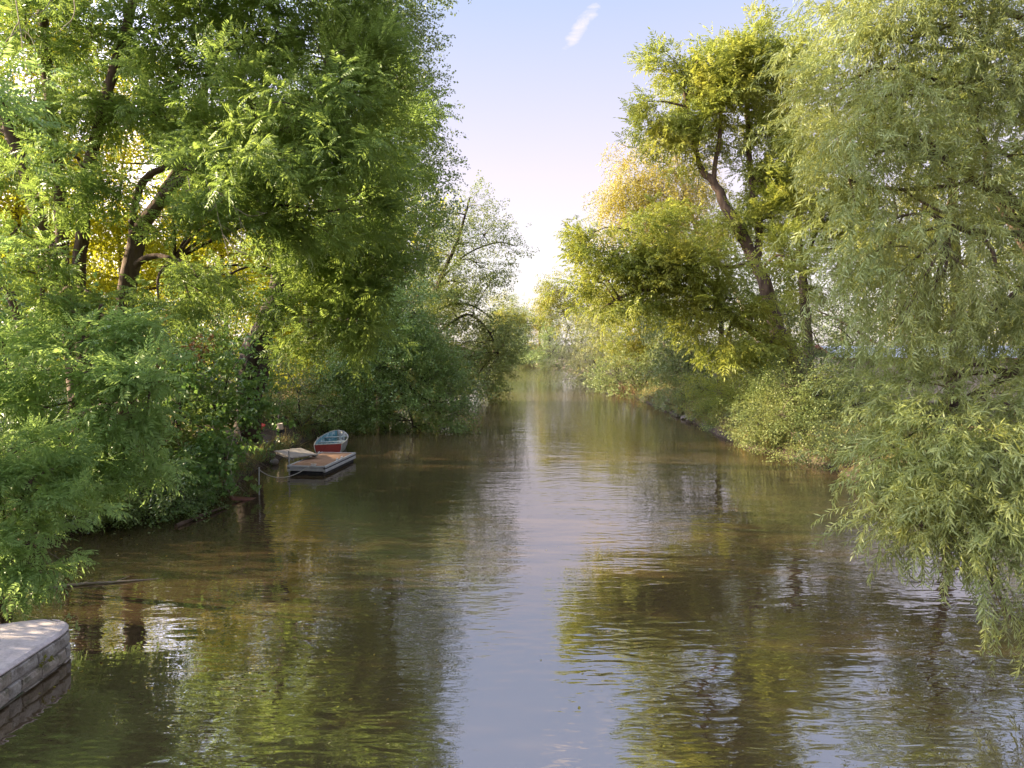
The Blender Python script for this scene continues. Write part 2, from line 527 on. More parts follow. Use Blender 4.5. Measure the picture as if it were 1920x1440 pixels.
T = {
    'ash': [spray_pinnate() for _ in range(6)],
    'ash_mid': [spray_pinnate(6, 5, 0.46, 0.045, 0.15) for _ in range(5)],
    'ash_far': [spray_pinnate(5, 4, 0.50, 0.055, 0.19, False) for _ in range(5)],
    'willow': [spray_willow(22, .58, .135, .0185, RNG.uniform(.05, .5)) for _ in range(8)],
    'willow_far': [spray_willow(16, 0.9, 0.19, 0.04, 0.5, True) for _ in range(5)],
    'small': [spray_small(far=True) for _ in range(6)],
    'small_far': [spray_small(18, 0.75, 0.14, 0.105, far=True) for _ in range(5)],
    'maple': [spray_small(13, 0.5, 0.15, 0.13, 0.2, 0.85) for _ in range(5)],
    'birch': [spray_strand() for _ in range(5)],
    'birch_far': [spray_strand(22, 1.6, 0.12, 0.08, True) for _ in range(5)],
    'grass': [spray_grass() for _ in range(4)],
    'ivy': [spray_small(20, 0.35, 0.065, 0.06, 0.3, 0.6) for _ in range(5)],
}
SPRAY_MESH = {}


def orient(D, roll):
    """Rotation matrices whose x axis is D, z as upright as can be, then rolled."""
    D = nrm(D)
    up = np.tile(np.array([0, 0, 1.0]), (len(D), 1))
    flat = np.abs(D[:, 2]) > 0.96
    up[flat] = np.array([0.3, -1.0, 0.2])
    y = nrm(np.cross(up, D)); z = np.cross(D, y)
    c, s = np.cos(roll)[:, None], np.sin(roll)[:, None]
    y2 = y * c + z * s; z2 = -y * s + z * c
    return np.stack([D, y2, z2], -1)


N_TRI = [0]
DENSITY, SWELL = 3.0, 1.22


TREES = []


class Tree:
    """A tree: trunk (> branch), crown, twigs; leaf sprays are gathered, then merged."""
    def __init__(self, name, base, label, cat='tree', group=None, leaf='ash', sp='ash', bark='bark', twig='twig'):
        self.base = np.asarray(base, float)
        self.root = thing(name, base, label, cat, group)
        self.leaf, self.sp, self.bark, self.twigm = leaf, sp, bark, twig
        self.tr = None
        self.high = False                        # True: limbs only descend to their boughs
        self.anchor = []                         # points limbs may start from
        self.twig = MB()
        self.P, self.D, self.Sc = [], [], []
        TREES.append(self)

    def trunk(self, P, r, sides=10, name=None, n=None):
        P = np.asarray(P, float)
        n = n or max(8, 4 * len(P))
        Q = spline(P, n)
        ln = np.linalg.norm(P[-1] - P[0])
        Q = Q + RNG.normal(0, 0.006 * ln ** .5, Q.shape) * np.linspace(0, 1, n)[:, None]
        rr = np.interp(np.linspace(0, 1, n), np.linspace(0, 1, len(r)), r)
        mb = MB(); mb.tube(Q, rr, sides, wob=0.05)
        par = self.root if self.tr is None else self.tr
        nm = name or ('trunk' if self.tr is None else 'branch')
        o = mb.build(nm, M[self.bark], par, smooth=True, origin=self.base)
        if self.tr is None: self.tr = o
        k = len(Q) // 4
        for q, w in zip(Q[k:], rr[k:]): self.anchor.append((q, w))
        return o

    def limb(self, a, b, r0, r1, sag=0.15, sides=6):
        L = np.linalg.norm(b - a)
        m = a * .45 + b * .55 + np.array([0, 0, sag * L]) + RNG.normal(0, .06 * L, 3)
        Q = spline([a, m, b], 8)
        mb = MB(); mb.tube(Q, np.linspace(r0, r1, 8), sides, wob=.05)
        if self.tr is None:
            self.tr = mb.build('trunk', M[self.bark], self.root, smooth=True, origin=self.base)
        else:
            mb.build('branch', M[self.bark], self.tr, smooth=True, origin=self.base)
        return Q

    def bough(self, c, rad, cover=3.0, sub=1.0, grav=0.0, scale=1.0, limb=True, spread=0.42, shell=0.5, out=1.0, area=0.3, sag=0.12, twigs=True, jit=0.55):
        """A leafy bough: limb from the trunk to c, side twigs, sprays about their ends."""
        c = np.asarray(c, float); rad = np.asarray(rad, float) * SWELL
        size = float(np.mean(rad))
        foot = self.base
        if self.anchor:
            A = np.array([q for q, _ in self.anchor]); W = np.array([w for _, w in self.anchor])
            dv = A - c
            dist = np.linalg.norm(dv, axis=1) + 1.6 * np.maximum(0, dv[:, 2]) + .3 * np.abs(dv[:, 2])
            if self.high and (A[:, 2] > c[2] + .1).any(): dist = dist + 50.0 * (A[:, 2] <= c[2] + .1)
            i = int(np.argmin(dist)); foot = A[i]; w = W[i]
        else:
            w = 0.06
        if limb:
            Q = self.limb(foot, c, min(w * .75, .05 + .035 * size), .012 + .012 * size, sag)
            base_pts = Q[4:]
        else:
            base_pts = np.array([c])
        parea = math.pi * rad[0] * rad[2] / SWELL ** 2
        n_sub = max(3, int(parea * 1.5 * sub))
        n_sp = max(3, int(DENSITY * cover * parea / (area * scale * scale) / n_sub * 1.6))
        U = nrm(RNG.normal(0, 1, (n_sub, 3))) * (RNG.random((n_sub, 1)) ** (shell))
        E = c + U * rad
        for e in E:
            b = base_pts[RNG.integers(len(base_pts))]
            if twigs:
                m = (b + e) / 2 + np.array([0, 0, .08 * size]) + RNG.normal(0, .05 * size, 3)
                rt = .006 + .004 * size
                self.twig.tube(spline([b, m, e], 5), np.linspace(rt * 1.8, rt * .6, 5), 4, cap=False)
        k = n_sub * n_sp
        own = np.repeat(E, n_sp, axis=0)
        sig = spread * size / max(1.0, (n_sub / 4.0) ** .5) + 0.10
        P = own + RNG.normal(0, 1, (k, 3)) * sig * np.array([1, 1, .6])
        D = nrm(P - (c * .6 + foot * .4)) * out + RNG.normal(0, jit, (k, 3)) * .6 + np.array([0, 0, -1.0]) * grav
        P = P[P[:, 2] > 0.06]; D = D[-len(P):] if len(P) < k else D
        self.P.append(P); self.D.append(D[:len(P)])
        self.Sc.append(scale * RNG.uniform(.75, 1.2, len(P)))

    def finish(self, singles=0, crown_name='crown', stuff=True):
        b = self.base
        if self.twig.n:
            o = self.twig.build('twigs', M[self.twigm], self.tr or self.root, origin=b); o['kind'] = 'stuff'
        if not self.P: return self
        P, D, Sc = np.vstack(self.P), np.vstack(self.D), np.concatenate(self.Sc)
        Rm = orient(D, RNG.normal(0, .45, len(P)))
        tpl = T[self.sp]
        which = RNG.integers(0, len(tpl), len(P))
        hue = RNG.normal(0, .16, len(P))
        single = np.zeros(len(P), bool)
        if singles:
            v = P - CAM
            dep = v @ FWD
            x = 960 + F * (v @ RIGHT) / np.maximum(dep, .1); y = 720 - F * (v @ UP) / np.maximum(dep, .1)
            ok = (dep > 1) & (x > 10) & (x < 1910) & (y > 10) & (y < 1430)
            key = np.where(ok, dep, 1e6)
            single[np.argsort(key)[:singles]] = True
            single &= ok
            for i in np.nonzero(single)[0]:
                mk = (self.sp, self.leaf, int(which[i]))
                if mk not in SPRAY_MESH:
                    V, Q, t = tpl[which[i]]
                    SPRAY_MESH[mk] = mesh_from('leafy_twig', V, Q, M[self.leaf], tint=t)
                o = link('leafy_twig', SPRAY_MESH[mk], self.root)
                mat = Matrix([[*(Rm[i][r] * Sc[i]), P[i][r] - b[r]] for r in range(3)] + [[0, 0, 0, 1]])
                o.matrix_local = mat
        Vs, Qs, ts, n0 = [], [], [], 0
        for k, (V, Q, t) in enumerate(tpl):
            s = (which == k) & ~single
            if not s.any(): continue
            VV = np.einsum('nij,vj->nvi', Rm[s] * Sc[s][:, None, None], V) + (P[s] - b)[:, None, :]
            m = VV.shape[0]
            Vs.append(VV.reshape(-1, 3))
            Qs.append((Q[None] + (np.arange(m) * len(V))[:, None, None] + n0).reshape(-1, Q.shape[1]))
            ts.append(np.clip(t[None] + hue[s][:, None], 0, 1).ravel())
            n0 += m * len(V)
        Qa = np.vstack(Qs); N_TRI[0] += (Qa.shape[1] - 2) * len(Qa); print('TREE', self.root.name, self.leaf, (Qa.shape[1] - 2) * len(Qa), self.root['label'][:50])
        o = link(crown_name, mesh_from(crown_name, np.vstack(Vs), Qa, M[self.leaf], tint=np.concatenate(ts)), self.root)
        if stuff: o['kind'] = 'stuff'
        return self


def boughs(tree, spec, d=None, dr=0.85, **kw):
    """spec rows: px, py, rx, ry in photo pixels [, depth]; radii become metres."""
    for row in spec:
        px, py, rx, ry = row[:4]
        dd = row[4] if len(row) > 4 else d
        k = dd / F
        tree.bough(at(px, py, dd), (rx * k, max(rx, ry) * k * dr, ry * k), **kw)


def ground_pt(px, d, z):
    X = (px - 960) / F * d
    return np.array([X, d, z])


# ------------------------------------------------------------------ river and ground
LY = [-400, 10.2, 11.5, 16.5, 19, 21, 25, 28, 31, 40, 52, 70, 100, 138, 150, 175, 220, 700]
LX = [-8.2, -8.2, -10.4, -10.6, -9.4, -8.5, -8.9, -9.0, -9.3, -9.6, -8.2, -6.5, -3.5, -7, -18, -50, -120, -700]
RY = [-400, 12, 25, 30, 40, 70, 100, 128, 142, 150, 175, 220, 700]
RX = [11.4, 11.4, 11.2, 10.0, 10.0, 9.8, 9.0, 7.5, 3.5, 0.5, -22, -90, -670]


def edge_l(y): return np.interp(y, LY, LX)
def edge_r(y): return np.interp(y, RY, RX)


def hnoise(x, y):
    return (np.sin(x * .9 + y * .37) + np.sin(x * .31 - y * .83 + 1.3) + .5 * np.sin(x * 2.3 + y * 1.9) + .5 * np.sin(-x * 1.7 + y * 2.7 + .4)) / 3


def bank_z(s, x, y):
    s = np.maximum(s, 0)
    return 0.10 * np.clip(s / .25, 0, 1) + 1.05 * (1 - np.exp(-s / 1.3)) + .10 * hnoise(x, y) * np.clip(s / 1.5, 0, 1) + 0.012 * np.minimum(s, 40)


def gz(x, y):
    l, r = edge_l(y), edge_r(y)
    s = max(l - x, x - r)
    return float(bank_z(s, x, y)) if s > 0 else 0.0


def build_ground():
    ys = np.concatenate([np.arange(-400, -20, 60), np.arange(-20, 5, 5), np.arange(5, 60, .6), np.arange(60, 180, 2.5), np.arange(180, 300, 15), np.arange(300, 701, 80)])
    so = np.array([600, 300, 150, 80, 50, 35, 25, 18, 13, 10, 8, 6.5, 5.2, 4.2, 3.4, 2.8, 2.2, 1.8, 1.4, 1.0, .7, .45, .25, .12, 0])
    inner = np.array([-.15, -.6, -1.5])
    rows = []
    for y in ys:
        l, r = edge_l(y), edge_r(y)
        wob = .18 * hnoise(y * 1.7, 3 + y) + .1 * hnoise(y * 5, y)
        l += wob; r -= wob * 1.2
        xl = l - so; zl = bank_z(so, xl, y)
        xr = r + so[::-1]; zr = bank_z(so[::-1], xr, y)
        m = np.array([l + .5, (l + r) / 2, r - .5]); zm = np.array([-.6, -1.4, -.6])
        rows.append(np.stack([np.concatenate([xl, m, xr]), np.full(len(so) * 2 + 3, y), np.concatenate([zl, zm, zr])], -1))
    V = np.array(rows); ny, nx = V.shape[:2]
    i = np.arange(ny - 1)[:, None] * nx; j = np.arange(nx - 1)[None, :]
    Q = np.stack([i + j, i + j + 1, i + nx + j + 1, i + nx + j], -1).reshape(-1, 4)
    m = rough_mat('bank_soil', (0.040, 0.030, 0.021), (0.10, 0.072, 0.05), 1.6, 1.0, .8, 9, c3=(0.07, 0.085, 0.025), scale3=.35)
    o = link('ground', mesh_from('ground', V.reshape(-1, 3), Q, m, smooth=True))
    o['kind'] = 'structure'


def water_mat():
    m, t, out = new_mat('river_water'); L = t.links
    tc = N(t, 'ShaderNodeTexCoord')

    def noise(scale, stretch, detail, rough, dist=0.0, rot=0.0):
        mp = N(t, 'ShaderNodeMapping')
        mp.inputs['Scale'].default_value = (scale * stretch, scale, 1)
        mp.inputs['Rotation'].default_value = (0, 0, rot)
        L.new(tc.outputs['Object'], mp.inputs[0])
        n = N(t, 'ShaderNodeTexNoise', i_Scale=1.0, i_Detail=detail, i_Roughness=rough, i_Distortion=dist)
        L.new(mp.outputs[0], n.inputs['Vector'])
        return n.outputs['Fac']

    def mul(a, b):
        x = N(t, 'ShaderNodeMath', operation='MULTIPLY')
        L.new(a, x.inputs[0])
        if isinstance(b, float): x.inputs[1].default_value = b
        else: L.new(b, x.inputs[1])
        return x.outputs[0]

    def add(a, b):
        x = N(t, 'ShaderNodeMath', operation='ADD'); L.new(a, x.inputs[0]); L.new(b, x.inputs[1]); return x.outputs[0]

    patch = N(t, 'ShaderNodeMapRange', i_1=.38, i_2=.62, i_3=.35, i_4=1.15)
    L.new(noise(.16, .8, 2, .5), patch.inputs[0])
    big = mul(noise(1.35, .5, 1, .4, .5, .12), .0125)
    mid = mul(noise(6.6, .34, 1, .5, .4, -.06), .0072)
    fine = mul(mul(noise(17.0, .34, 0, .5, .3, .06), .0010), patch.outputs[0])
    h = add(add(big, mul(mid, patch.outputs[0])), fine)
    b = N(t, 'ShaderNodeBump', i_Strength=1.0, i_Distance=1.0)
    L.new(h, b.inputs['Height'])
    cm = N(t, 'ShaderNodeMix', data_type='RGBA')
    cm.inputs[6].default_value = (0.056, 0.038, 0.019, 1); cm.inputs[7].default_value = (0.070, 0.048, 0.024, 1)
    L.new(noise(.3, 1, 3, .5), cm.inputs[0])
    df = N(t, 'ShaderNodeBsdfDiffuse'); L.new(cm.outputs[2], df.inputs['Color'])
    gl = N(t, 'ShaderNodeBsdfGlossy', i_Roughness=.015); gl.inputs['Color'].default_value = (.98, .95, .91, 1)
    fr = N(t, 'ShaderNodeFresnel', i_IOR=5.0)
    ms = N(t, 'ShaderNodeMixShader')
    L.new(b.outputs[0], gl.inputs['Normal']); L.new(b.outputs[0], fr.inputs['Normal'])
    L.new(fr.outputs[0], ms.inputs[0]); L.new(df.outputs[0], ms.inputs[1]); L.new(gl.outputs[0], ms.inputs[2])
    L.new(ms.outputs[0], out.inputs[0])
    return m


build_ground()
wy = np.array([-400, -50, 0, 30, 60, 100, 200, 400, 700.]); wx = np.array([-700, -200, -60, -12, 0, 12, 60, 200, 700.])
gx, gy = np.meshgrid(wx, wy)
V = np.stack([gx.ravel(), gy.ravel(), np.zeros(gx.size)], -1)
ii = np.arange(8)[:, None] * 9; jj = np.arange(8)[None, :]
river = link('river', mesh_from('river', V, np.stack([ii + jj, ii + jj + 1, ii + jj + 10, ii + jj + 9], -1).reshape(-1, 4), water_mat()))
river['kind'] = 'structure'

# ------------------------------------------------------------------ left bank trees
def px_poly(rows): return [at(*r) for r in rows]

# leftmost ash with three stems
b = ground_pt(150, 19.3, gz(*ground_pt(150, 19.3, 0)[:2]))
t = Tree('ash_tree', b, 'tall green ash with three slender dark stems at the left edge of the river bank', leaf='ash', sp='ash')
t.trunk([b, at(124, 580, 19.3), at(72, 410, 19.0), at(44, 310, 18.8), at(8, 220, 18.6), at(-40, 90, 18.4)], (.23, .19, .17, .15, .12))
t.trunk([b + [.1, .2, 0], at(122, 560, 19.6), at(115, 400, 19.6), at(103, 290, 19.6), at(88, 130, 19.6), at(74, -80, 19.6)], (.2, .17, .17, .15, .13))
t.trunk([b + [.25, 0, 0], at(148, 560, 19.2), at(155, 430, 19.2), at(166, 320, 19.2), at(195, 200, 19.1), at(233, 63, 19), at(255, -40, 19)], (.2, .17, .16, .13, .1))
t.trunk([at(82, 700, 18.4), at(80, 560, 18.4), at(70, 440, 18.4), at(60, 380, 18.4)], (.07, .06, .05))
t.trunk([at(45, 640, 18.6), at(20, 560, 18.6), at(-20, 490, 18.6)], (.10, .09, .08))
boughs(t, [(40, 60, 90, 70), (170, 70, 80, 70), (290, 60, 80, 70), (60, 190, 70, 50), (215, 190, 80, 55), (130, 290, 60, 40, 17.5),
           (100, 375, 50, 35, 17), (210, 340, 60, 35, 18), (20, 440, 40, 26, 17), (-60, 250, 80, 100), (120, 480, 36, 20, 16.5), (40, 510, 38, 18, 16.5), (90, 590, 46, 24, 16), (190, 560, 40, 22, 16.5), (310, 220, 70, 60),
           (90, -90, 140, 80), (280, -90, 120, 80)], 19, cover=1.9, sub=1.4, grav=.1, shell=.5, scale=1.3)
t.finish(300)

# forked ash that fills the upper left
b = ground_pt(232, 20, gz(*ground_pt(232, 20, 0)[:2]))
t = Tree('ash_tree', b, 'broad green ash forking low into two parallel limbs, its crown reaching over the water', leaf='ash', sp='ash')
t.trunk([b, at(234, 620, 20), at(238, 540, 20), at(252, 470, 20), at(262, 430, 20), at(300, 378, 19.7), at(338, 336, 19.4), at(430, 265, 19), at(560, 240, 18.6), at(660, 210, 18.4)], (.27, .25, .22, .15, .1, .06))
t.trunk([at(252, 460, 20), at(282, 405, 20.2), at(312, 352, 20.4), at(345, 300, 20.6), at(380, 180, 20.6), at(420, 40, 20.6)], (.16, .15, .14, .12, .08))
t.trunk([at(250, 465, 20), at(249, 410, 19.9), at(262, 352, 19.7), at(285, 325, 19.5), at(312, 314, 19.4), at(350, 305, 19.3)], (.11, .1, .09, .07))
t.trunk([at(246, 505, 20), at(268, 487, 19.8), at(295, 480, 19.7), at(326, 486, 19.5)], (.10, .085, .07))
t.trunk([at(430, 265, 19), at(480, 250, 18.8), at(545, 240, 18.6), at(620, 180, 18.2)], (.08, .06, .04))
boughs(t, [(400, 90, 90, 80), (520, 60, 100, 80), (610, 110, 90, 80), (460, 180, 90, 60, 18), (570, 200, 90, 60, 17.5), (680, 190, 80, 70), (390, 240, 70, 50, 18),
           (640, 300, 90, 60, 18), (530, 300, 80, 50, 17), (710, 270, 60, 60, 20), (450, 330, 70, 45, 17), (580, 390, 80, 50, 17.5), (680, 390, 70, 60, 19),
           (370, 310, 60, 40, 18), (500, 400, 60, 40, 18), (390, 420, 60, 40, 18), (735, 170, 60, 60, 21), (785, 215, 30, 40, 24), (330, 430, 50, 30, 18), (300, 590, 46, 24, 17), (360, 570, 46, 22, 18), (370, 520, 40, 20, 18),
           (450, -70, 150, 90), (620, -40, 110, 80), (700, 80, 60, 50, 20)], 19, cover=2.0, sub=1.5, grav=.12, scale=1.3)
t.finish(300)

# leaning dark ash behind the dock
b = ground_pt(462, 27, gz(*ground_pt(462, 27, 0)[:2]))
t = Tree('ash_tree', b, 'leaning ash with a thick dark trunk standing behind the floating dock', leaf='ash', sp='ash_mid', bark='bark_dark')
t.trunk([b, at(470, 690, 27), at(484, 640, 27), at(508, 590, 26.8), at(524, 545, 26.6), at(520, 470, 26.6), at(498, 400, 26.6), at(480, 320, 26.6), at(470, 220, 26.6)], (.5, .46, .42, .3, .22, .14))
t.trunk([at(484, 650, 27), at(495, 680, 26.9), at(492, 705, 26.8), at(486, 730, 26.8)], (.2, .22, .26))
t.trunk([at(512, 590, 26.8), at(545, 560, 26.3), at(575, 545, 25.6), at(640, 560, 24.6), at(690, 590, 24)], (.22, .17, .12, .06))
t.trunk([at(560, 600, 26), at(620, 598, 25.6), at(680, 605, 25.2)], (.14, .12, .08))
boughs(t, [(480, 590, 42, 22, 22), (640, 620, 70, 30, 22), (690, 620, 35, 28, 22), (600, 550, 70, 32, 22), (700, 480, 60, 50, 22), (650, 500, 80, 45, 21.5), (560, 500, 70, 40, 22),
           (720, 430, 55, 45, 23), (600, 440, 80, 40, 22), (395, 540, 40, 20, 22), (370, 505, 40, 20, 22), (660, 560, 60, 30, 22), (570, 640, 50, 22, 23),
           (720, 300, 50, 50, 27), (690, 360, 50, 50, 26), (440, 300, 120, 90, 27), (560, 240, 120, 100, 28)], 22, cover=2.2, sub=1.4, grav=.12, scale=1.25)
t.finish(120)

# young ash at the water's edge
b = ground_pt(112, 17.6, gz(*ground_pt(112, 17.6, 0)[:2]))
t = Tree('young_ash', b, 'young ash with large feathery leaves hanging over the water at the left edge', leaf='ash_blue', sp='ash')
t.trunk([b, at(118, 840, 17.4), at(128, 790, 17.0), at(150, 720, 16.4), at(170, 640, 15.6), at(190, 570, 15)], (.10, .09, .075, .06, .04))
t.trunk([at(128, 790, 17.0), at(190, 760, 15.6), at(250, 735, 14.4), at(300, 720, 13.8)], (.06, .05, .03))
t.trunk([at(120, 830, 17.2), at(70, 770, 16), at(20, 720, 15)], (.06, .05, .03))
boughs(t, [(205, 600, 48, 22.4, 15), (135, 585, 40, 20, 15.5), (85, 640, 40, 22.4, 15), (155, 640, 64, 32, 14.5), (245, 640, 40, 24, 15), (45, 690, 64, 36, 14), (115, 710, 64, 36, 13.6), (215, 700, 56, 32, 13.4), (275, 720, 40, 32, 13.4), (65, 770, 56, 32, 13.6), (185, 780, 56, 32, 13.2), (275, 790, 32, 28, 13.6), (5, 640, 48, 32, 14.5), (155, 850, 48, 32, 13.2), (225, 860, 48, 32, 13.4), (125, 880, 32, 24, 13.4), (225, 890, 36, 20, 13.4), (-55, 720, 48, 64, 14), (265, 690, 36, 24, 13.6)], 14, cover=2.2, sub=1.8, grav=.25, out=1.1, scale=1.3, spread=.3)
t.finish(300)

# ash added beside the quay to shade the near water, mostly outside the frame
b = np.array([-13.5, 11.5, gz(-13.5, 11.5)])
t = Tree('ash_tree', b, 'ash by the quay whose outer sprays just enter at the left edge', leaf='ash_blue', sp='ash_far')
t.trunk([b, b + [.2, .1, 3], b + [.5, .3, 7], b + [.3, .2, 11]], (.28, .24, .18, .06))
for c_ in [(-12, 9, 6), (-15, 13, 7), (-13, 11, 10), (-11, 12.5, 8), (-16, 9, 9), (-13, 7, 9), (-14, 13, 12.5), (-11.2, 9.5, 10.5), (-15.5, 10.5, 12), (-12.5, 14, 6), (-17, 12, 5), (-14.5, 8, 5), (-12.3, 11, 13), (-17, 6, 7), (-16, 15, 9), (-13, 8.4, 3), (-15, 8.5, 3.4), (-12.2, 10, 3), (-14.5, 6.5, 4.2), (-13.5, 6.8, 2.4), (-12, 7.6, 5.5), (-11.5, 6.3, 3.6), (-14, 5, 3), (-13, 4.6, 5)]:
    t.bough(c_, (1.7, 1.7, 1.3), cover=1.5, sub=.8, grav=.1, area=.38)
t.finish()

# hazel added to block sun patches on the river, mostly outside the frame
b = np.array([-20.5, 22.5, gz(-20.5, 22.5)])
t = Tree('hazel_tree', b, 'bushy hazel whose edge shows at the left border behind the three-stemmed ash', leaf='maple', sp='maple')
t.trunk([b, b + [.1, 0, 2.5], b + [.2, .2, 6]], (.14, .11, .05))
for c_ in [(-20, 19, 4), (-20, 22, 6), (-20, 25, 5), (-19.2, 20.5, 7.5), (-21, 24, 8), (-20, 18, 7), (-20, 27, 7), (-20.5, 22, 3), (-17.3, 25.5, 6), (-19, 16.5, 4.5), (-20, 29, 5)]:
    t.bough(c_, (1.6, 1.7, 1.3), cover=1.3, sub=.8, grav=.1, area=.3)
t.finish()

# low shrub next to the stone quay
b = ground_pt(-20, 12.6, gz(*ground_pt(-20, 12.6, 0)[:2]))
t = Tree('ash_shrub', b, 'low blue-green ash shrub growing right behind the stone quay', 'shrub', leaf='ash_blue', sp='ash')
t.trunk([b, at(10, 1000, 12.2), at(40, 940, 11.8), at(60, 900, 11.6)], (.06, .05, .04, .03))
t.trunk([b + [.1, .1, .2], at(5, 960, 12), at(-10, 880, 12)], (.04, .03, .02))
boughs(t, [(30, 890, 60, 35, 11.8), (90, 920, 45, 30, 11.8), (50, 960, 60, 40, 11.4), (20, 1020, 60, 35, 11.2), (80, 1060, 35, 22, 11.2), (-20, 940, 50, 50, 11.6), (100, 880, 40, 25, 12),
           (15, 1080, 35, 30, 11), (40, 840, 50, 30, 12.2)], 11.5, cover=2.4, sub=2.6, grav=.25, scale=.82, area=.25)
t.finish(200)

# sunlit yellow trees beyond the bank
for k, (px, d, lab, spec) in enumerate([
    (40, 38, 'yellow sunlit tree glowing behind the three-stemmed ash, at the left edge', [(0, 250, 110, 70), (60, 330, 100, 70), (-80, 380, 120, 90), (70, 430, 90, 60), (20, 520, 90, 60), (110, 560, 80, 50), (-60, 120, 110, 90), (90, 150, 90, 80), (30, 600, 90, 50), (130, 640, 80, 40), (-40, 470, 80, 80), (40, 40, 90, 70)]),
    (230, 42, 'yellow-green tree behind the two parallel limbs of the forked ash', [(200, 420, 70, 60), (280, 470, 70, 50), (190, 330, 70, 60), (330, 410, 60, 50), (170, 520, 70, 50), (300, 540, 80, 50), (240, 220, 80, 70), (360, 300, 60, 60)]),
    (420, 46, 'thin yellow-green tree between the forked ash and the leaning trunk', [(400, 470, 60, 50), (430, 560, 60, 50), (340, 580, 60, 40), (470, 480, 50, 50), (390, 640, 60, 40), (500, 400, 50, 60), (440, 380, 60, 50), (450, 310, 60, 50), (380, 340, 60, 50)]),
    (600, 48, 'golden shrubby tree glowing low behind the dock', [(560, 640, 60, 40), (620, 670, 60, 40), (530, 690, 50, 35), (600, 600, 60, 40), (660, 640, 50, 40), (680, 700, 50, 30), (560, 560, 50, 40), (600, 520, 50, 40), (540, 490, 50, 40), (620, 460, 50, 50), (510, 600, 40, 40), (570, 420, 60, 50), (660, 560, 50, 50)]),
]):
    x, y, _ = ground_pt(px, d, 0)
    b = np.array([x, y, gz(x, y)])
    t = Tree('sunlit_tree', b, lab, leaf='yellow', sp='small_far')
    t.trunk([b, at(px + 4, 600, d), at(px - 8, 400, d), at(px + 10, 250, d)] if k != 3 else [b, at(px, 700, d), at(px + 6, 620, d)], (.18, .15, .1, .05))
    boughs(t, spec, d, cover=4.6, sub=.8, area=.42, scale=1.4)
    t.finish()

# tall dark alder
b = ground_pt(715, 42, gz(*ground_pt(715, 42, 0)[:2]))
t = Tree('alder_tree', b, 'tall dark alder rising above the left crowns beside the open sky', leaf='alder', sp='small_far', bark='bark_dark')
t.trunk([b, at(716, 600, 42), at(722, 400, 42), at(728, 200, 42), at(730, 40, 42), at(735, -120, 42)], (.35, .3, .24, .18, .1))
boughs(t, [(690, 50, 60, 60), (741, 50, 50, 60), (756, 110, 45, 45), (660, 110, 50, 40), (740, -60, 80, 70), (786, 330, 36, 60), (761, 280, 50, 60), (791, 420, 34, 70), (746, 400, 50, 60), (745, 490, 50, 50), (761, 520, 45, 50), (700, 540, 50, 50), (776, 210, 40, 60), (740, 180, 60, 60), (690, 330, 60, 70), (730, 600, 55, 45), (665, 20, 55, 50), (680, 450, 50, 50), (640, 560, 60, 60), (640, 420, 60, 60), (660, 640, 60, 50)], 42, cover=3.2, sub=.9, area=.42, scale=1.15)
t.finish()

# overhanging alder, branches down to the water
b = ground_pt(640, 38, gz(*ground_pt(640, 38, 0)[:2]))
t = Tree('alder_tree', b, 'low glossy green alder leaning out until its branches touch the river', leaf='alder_glossy', sp='small', bark='bark_dark')
t.trunk([b, at(655, 730, 38), at(690, 690, 37), at(740, 700, 36), at(790, 745, 35), at(825, 755, 34.5)], (.24, .2, .15, .1, .05))
t.trunk([at(690, 690, 37), at(720, 640, 36.6), at(750, 610, 36), at(780, 590, 36)], (.14, .1, .05))
t.trunk([at(655, 735, 38), at(650, 690, 38), at(655, 620, 38)], (.16, .14, .1))
t.trunk([at(740, 700, 36), at(760, 745, 35.4), at(775, 800, 35)], (.08, .06, .03))
boughs(t, [(760, 690, 55, 40), (810, 710, 48, 36), (845, 735, 34, 34), (830, 775, 36, 30), (780, 770, 50, 34), (730, 740, 50, 34), (700, 690, 50, 36), (790, 810, 36, 22), (740, 640, 50, 36), (780, 640, 42, 36),
           (700, 630, 50, 34), (835, 805, 20, 18), (680, 740, 50, 30), (660, 680, 40, 30), (720, 785, 50, 22), (860, 760, 18, 22), (730, 590, 50, 34), (800, 650, 40, 34), (835, 690, 36, 30), (765, 570, 44, 34), (640, 760, 50, 34), (690, 790, 50, 18), (755, 815, 40, 16), (610, 720, 50, 40)], 35.5, cover=4.4, sub=1.4, area=.22, grav=.15, scale=1.25)
t.finish()

# open thin tree against the sky
b = ground_pt(778, 53, gz(*ground_pt(778, 53, 0)[:2]))
t = Tree('thin_tree', b, 'thin open-crowned tree leaning over the river against the pale sky', leaf='olive', sp='small_far', bark='bark_dark')
t.trunk([b, at(785, 680, 53), at(795, 600, 53), at(822, 530, 53), at(850, 470, 53), at(868, 420, 53), at(880, 370, 53)], (.22, .2, .17, .12, .06))
t.trunk([b + [-.3, 0, 0], at(783, 580, 53.4), at(796, 490, 53.4), at(820, 420, 53.4)], (.14, .12, .07))
t.trunk([at(822, 530, 53), at(870, 480, 53), at(930, 455, 53), at(970, 462, 53)], (.08, .06, .03))
t.trunk([at(800, 590, 53), at(850, 570, 53), at(890, 575, 53), at(925, 600, 53)], (.1, .08, .04))
t.trunk([at(800, 650, 53), at(840, 610, 52.5), at(880, 590, 52), at(915, 620, 51.6), at(935, 660, 51.4)], (.12, .09, .05))
boughs(t, [(850, 400, 40, 36), (885, 385, 30, 28), (905, 440, 36, 30), (940, 460, 32, 22), (870, 460, 40, 34), (900, 500, 40, 30), (840, 480, 36, 36), (920, 530, 32, 24), (860, 530, 40, 30)], 53, cover=1.9, sub=1.3, area=.42, spread=.5)
